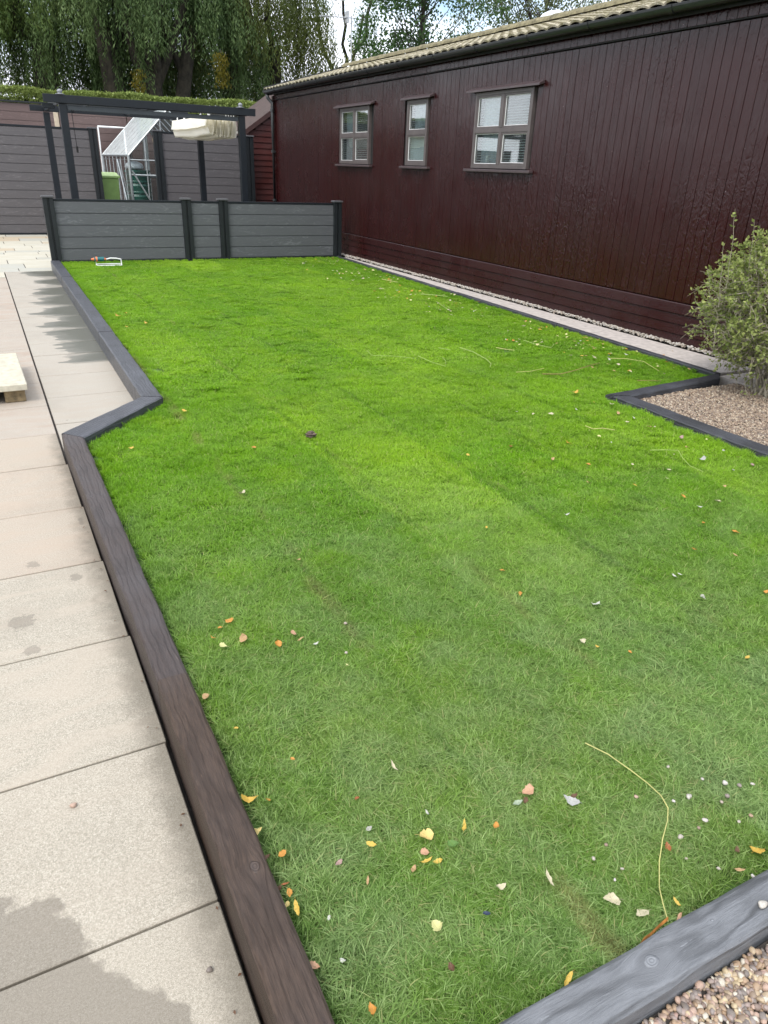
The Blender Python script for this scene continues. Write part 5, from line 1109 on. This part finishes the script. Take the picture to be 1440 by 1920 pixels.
LIT = []
while k < 270:
    off, yy, sp_ = rl.choice(cent); yy += rl.gauss(0, sp_); off = abs(off*.7+rl.gauss(0, sp_*.6))+.05
    if not 4.4 < yy < 13.5: continue
    x = ex(yy)-off
    if x < 3.6: continue
    sz = rl.uniform(.022, .05)*(1.0 if yy < 9 else 1.15); k += 1
    if k > 150: LIT.append((x, yy, .03, sz)); continue
    o = link('fallen_leaf', rl.choice(shared), None, (x, yy, .028+sz*.08)); o.scale = (sz,)*3; o.rotation_euler = (rl.uniform(-.35, .35), rl.uniform(-.35, .35), rl.uniform(0, 6.28))
    tag(o, 'one of the many tiny pale leaves littering the lawn beside the shed edging', 'leaf', 'tiny pale leaves littered along the shed side of the lawn')
for i in range(34):                                        # a few more along the gravel bed edging and the strip
    if i < 20: x = rl.uniform(3.0, 4.15); y = rl.uniform(2.2, 4.0); lab = 'one of the scattered tiny leaves on the lawn left of the gravel bed edging'; gp = 'tiny leaves scattered left of the gravel bed'
    else: y = rl.uniform(4.8, 12); x = ex(y)+rl.uniform(.1, .5); lab = 'one of the tiny dry leaves on the pale strip beside the shed'; gp = 'tiny dry leaves on the pale strip'
    sz = rl.uniform(.018, .032); o = link('fallen_leaf', rl.choice(shared), None, (x, y, .03 if i < 20 else .014)); o.scale = (sz,)*3; o.rotation_euler = (rl.uniform(-.3, .3), rl.uniform(-.3, .3), rl.uniform(0, 6.28)); tag(o, lab, 'leaf', gp)
for i in range(22):                                        # dead leaves and grit in the joint beside the left sleeper
    LIT.append((.205+rl.uniform(-.006, .03), rl.uniform(.7, 4.4), -.094, rl.uniform(.008, .014)))
g = G()
for i, (x, y, z, sz) in enumerate(LIT):
    c_, s_ = math.cos(i*2.3), math.sin(i*2.3); tl = .3*math.sin(i*1.7)
    g.add([(x+sz*(u*c_-v*s_), y+sz*(u*s_+v*c_), z+sz*(.1+tl*u+.12*abs(v))) for u, v in ((-.5, 0), (-.1, .3), (.5, 0), (-.1, -.3))], [(0, 1, 2), (0, 2, 3)], 0 if z < 0 else 1+i % 3)
tag(g.put('leaf_litter', [LM['brown'], LM['cream'], LM['paleyellow'], LM['tan']]), 'smallest scraps of leaf littering the lawn edge and the slab joint', 'leaf litter', None, 'stuff')
TC = {'straw': plain('stem_straw', (.42, .4, .14), .6, .15, 30), 'stalk': plain('stem_green', (.27, .36, .09), .6, .15, 30), 'twigbrown': plain('twig_brown', (.25, .15, .07), .8, .2, 30), 'orangebrown': plain('strap_orange', (.4, .17, .04), .6, .3, 60)}
for i, (pts, r_, c_, lab) in enumerate(TWIGS):
    bx_, by_ = pts[0]; g = G(); pp = [(x-bx_, y-by_, .004*math.sin(j*2.1+i)) for j, (x, y) in enumerate(pts)]
    if c_ == 'orangebrown': g.add([q for j, (x, y, z) in enumerate(pp) for q in ((x-.006*math.sin(math.pi*(j+.4)/5), y, z), (x, y+.004, z+.008), (x+.008*math.sin(math.pi*(j+.4)/5), y+.003, z))], [(a*3+b_, a*3+b_+1, a*3+b_+4, a*3+b_+3) for a in range(len(pp)-1) for b_ in (0, 1)])
    else: g.tube(pp, max(r_*.5, .0013), 5, r1=max(r_*.35, .001))
    tag(g.put('fallen_twig', TC[c_], None, (bx_, by_, .028)), lab, 'twig', 'stems and twigs fallen on the lawn')
PL_ = ['white pebble lowest left of the pebbles left of the long stalk', 'pale pebble just left and below the lowest left white one', 'tiny pebble right of the two left of the stalk foot', 'tiny pebble between the cream leaf and the stalk', 'buff pebble inside the upper bend of the long stalk', 'small pebble highest of all right of the long stalk', 'pale elongated pebble above the row of three pebbles at right', 'larger white and grey pebble starting the row of three at right', 'buff flat pebble in the middle of the row at right', 'small pebble at the right end of the row near the picture edge', 'large cream pebble beside the kink of the long stalk', 'small pebble just right of the stalk kink', 'buff pebble directly below the row of three at right', 'small white pebble under the buff one at right', 'white oval pebble on its own below the cream large one', 'small pebble far right above the grey crumpled patch', 'pale pebble near the right edge above the golden leaf', 'white jagged stone beside the rust leaf', 'small white pebble near the right corner of the grey sleeper', 'tiny buff pebble below the rust leaf', 'tiny pebble beside the white jagged stone', 'small greenish pebble left of the tan shredded leaf']
for i, (x, y, d_) in enumerate(PEBBLES):
    o = link('pebble', pebble_mesh(60+i, PMW if i % 4 else PM), None, (x, y, .019)); o.scale = (d_*.36,)*3; o.rotation_euler = (0, 0, i*1.3)
    big = sorted([q[2] for q in PEBBLES], reverse=True)
    lab = PL_[i] if i < 22 else ('white pebble on mid lawn below the white oval leaf' if i == 22 else 'grey pebble on mid lawn above the white pebble')
    tag(o, lab, 'pebble', 'pale pebbles dropped on the lawn' if i < 22 else None)
for (x, y, z, r_, lab) in ((-.05, 1.72, -.094, .011, 'round grey pebble lying on the pale near slab'), (.235-.06, 1.08, -.094, .009, 'grey pebble on the nearest slab beside the sleeper'), (1.37, .555, .058, .011, 'white oval pebble on top of the grey front sleeper')):
    o = link('pebble', pebble_mesh(90+int(x*10), PMW if z > 0 else PM), None, (x, y, z)); o.scale = (r_,)*3; tag(o, lab, 'pebble')
cl_ = G().add([], []); bm = bmesh.new(); bmesh.ops.create_icosphere(bm, subdivisions=3, radius=.03)
for v in bm.verts: v.co *= 1+.35*math.sin(v.co.x*190)*math.cos(v.co.y*170)+.2*math.sin(v.co.z*260); v.co.z *= .55
me = bpy.data.meshes.new('soil_clod'); bm.to_mesh(me); bm.free(); me.materials.append(plain('clod_soil', (.09, .065, .05), .95, .3, 60)); tag(link('soil_clod', me, None, (1.685, 4.126, .022)), 'small brown clod of soil on the lawn left of centre', 'soil clod')
print('foliage quads', NQ, 'objects', len(bpy.data.objects))
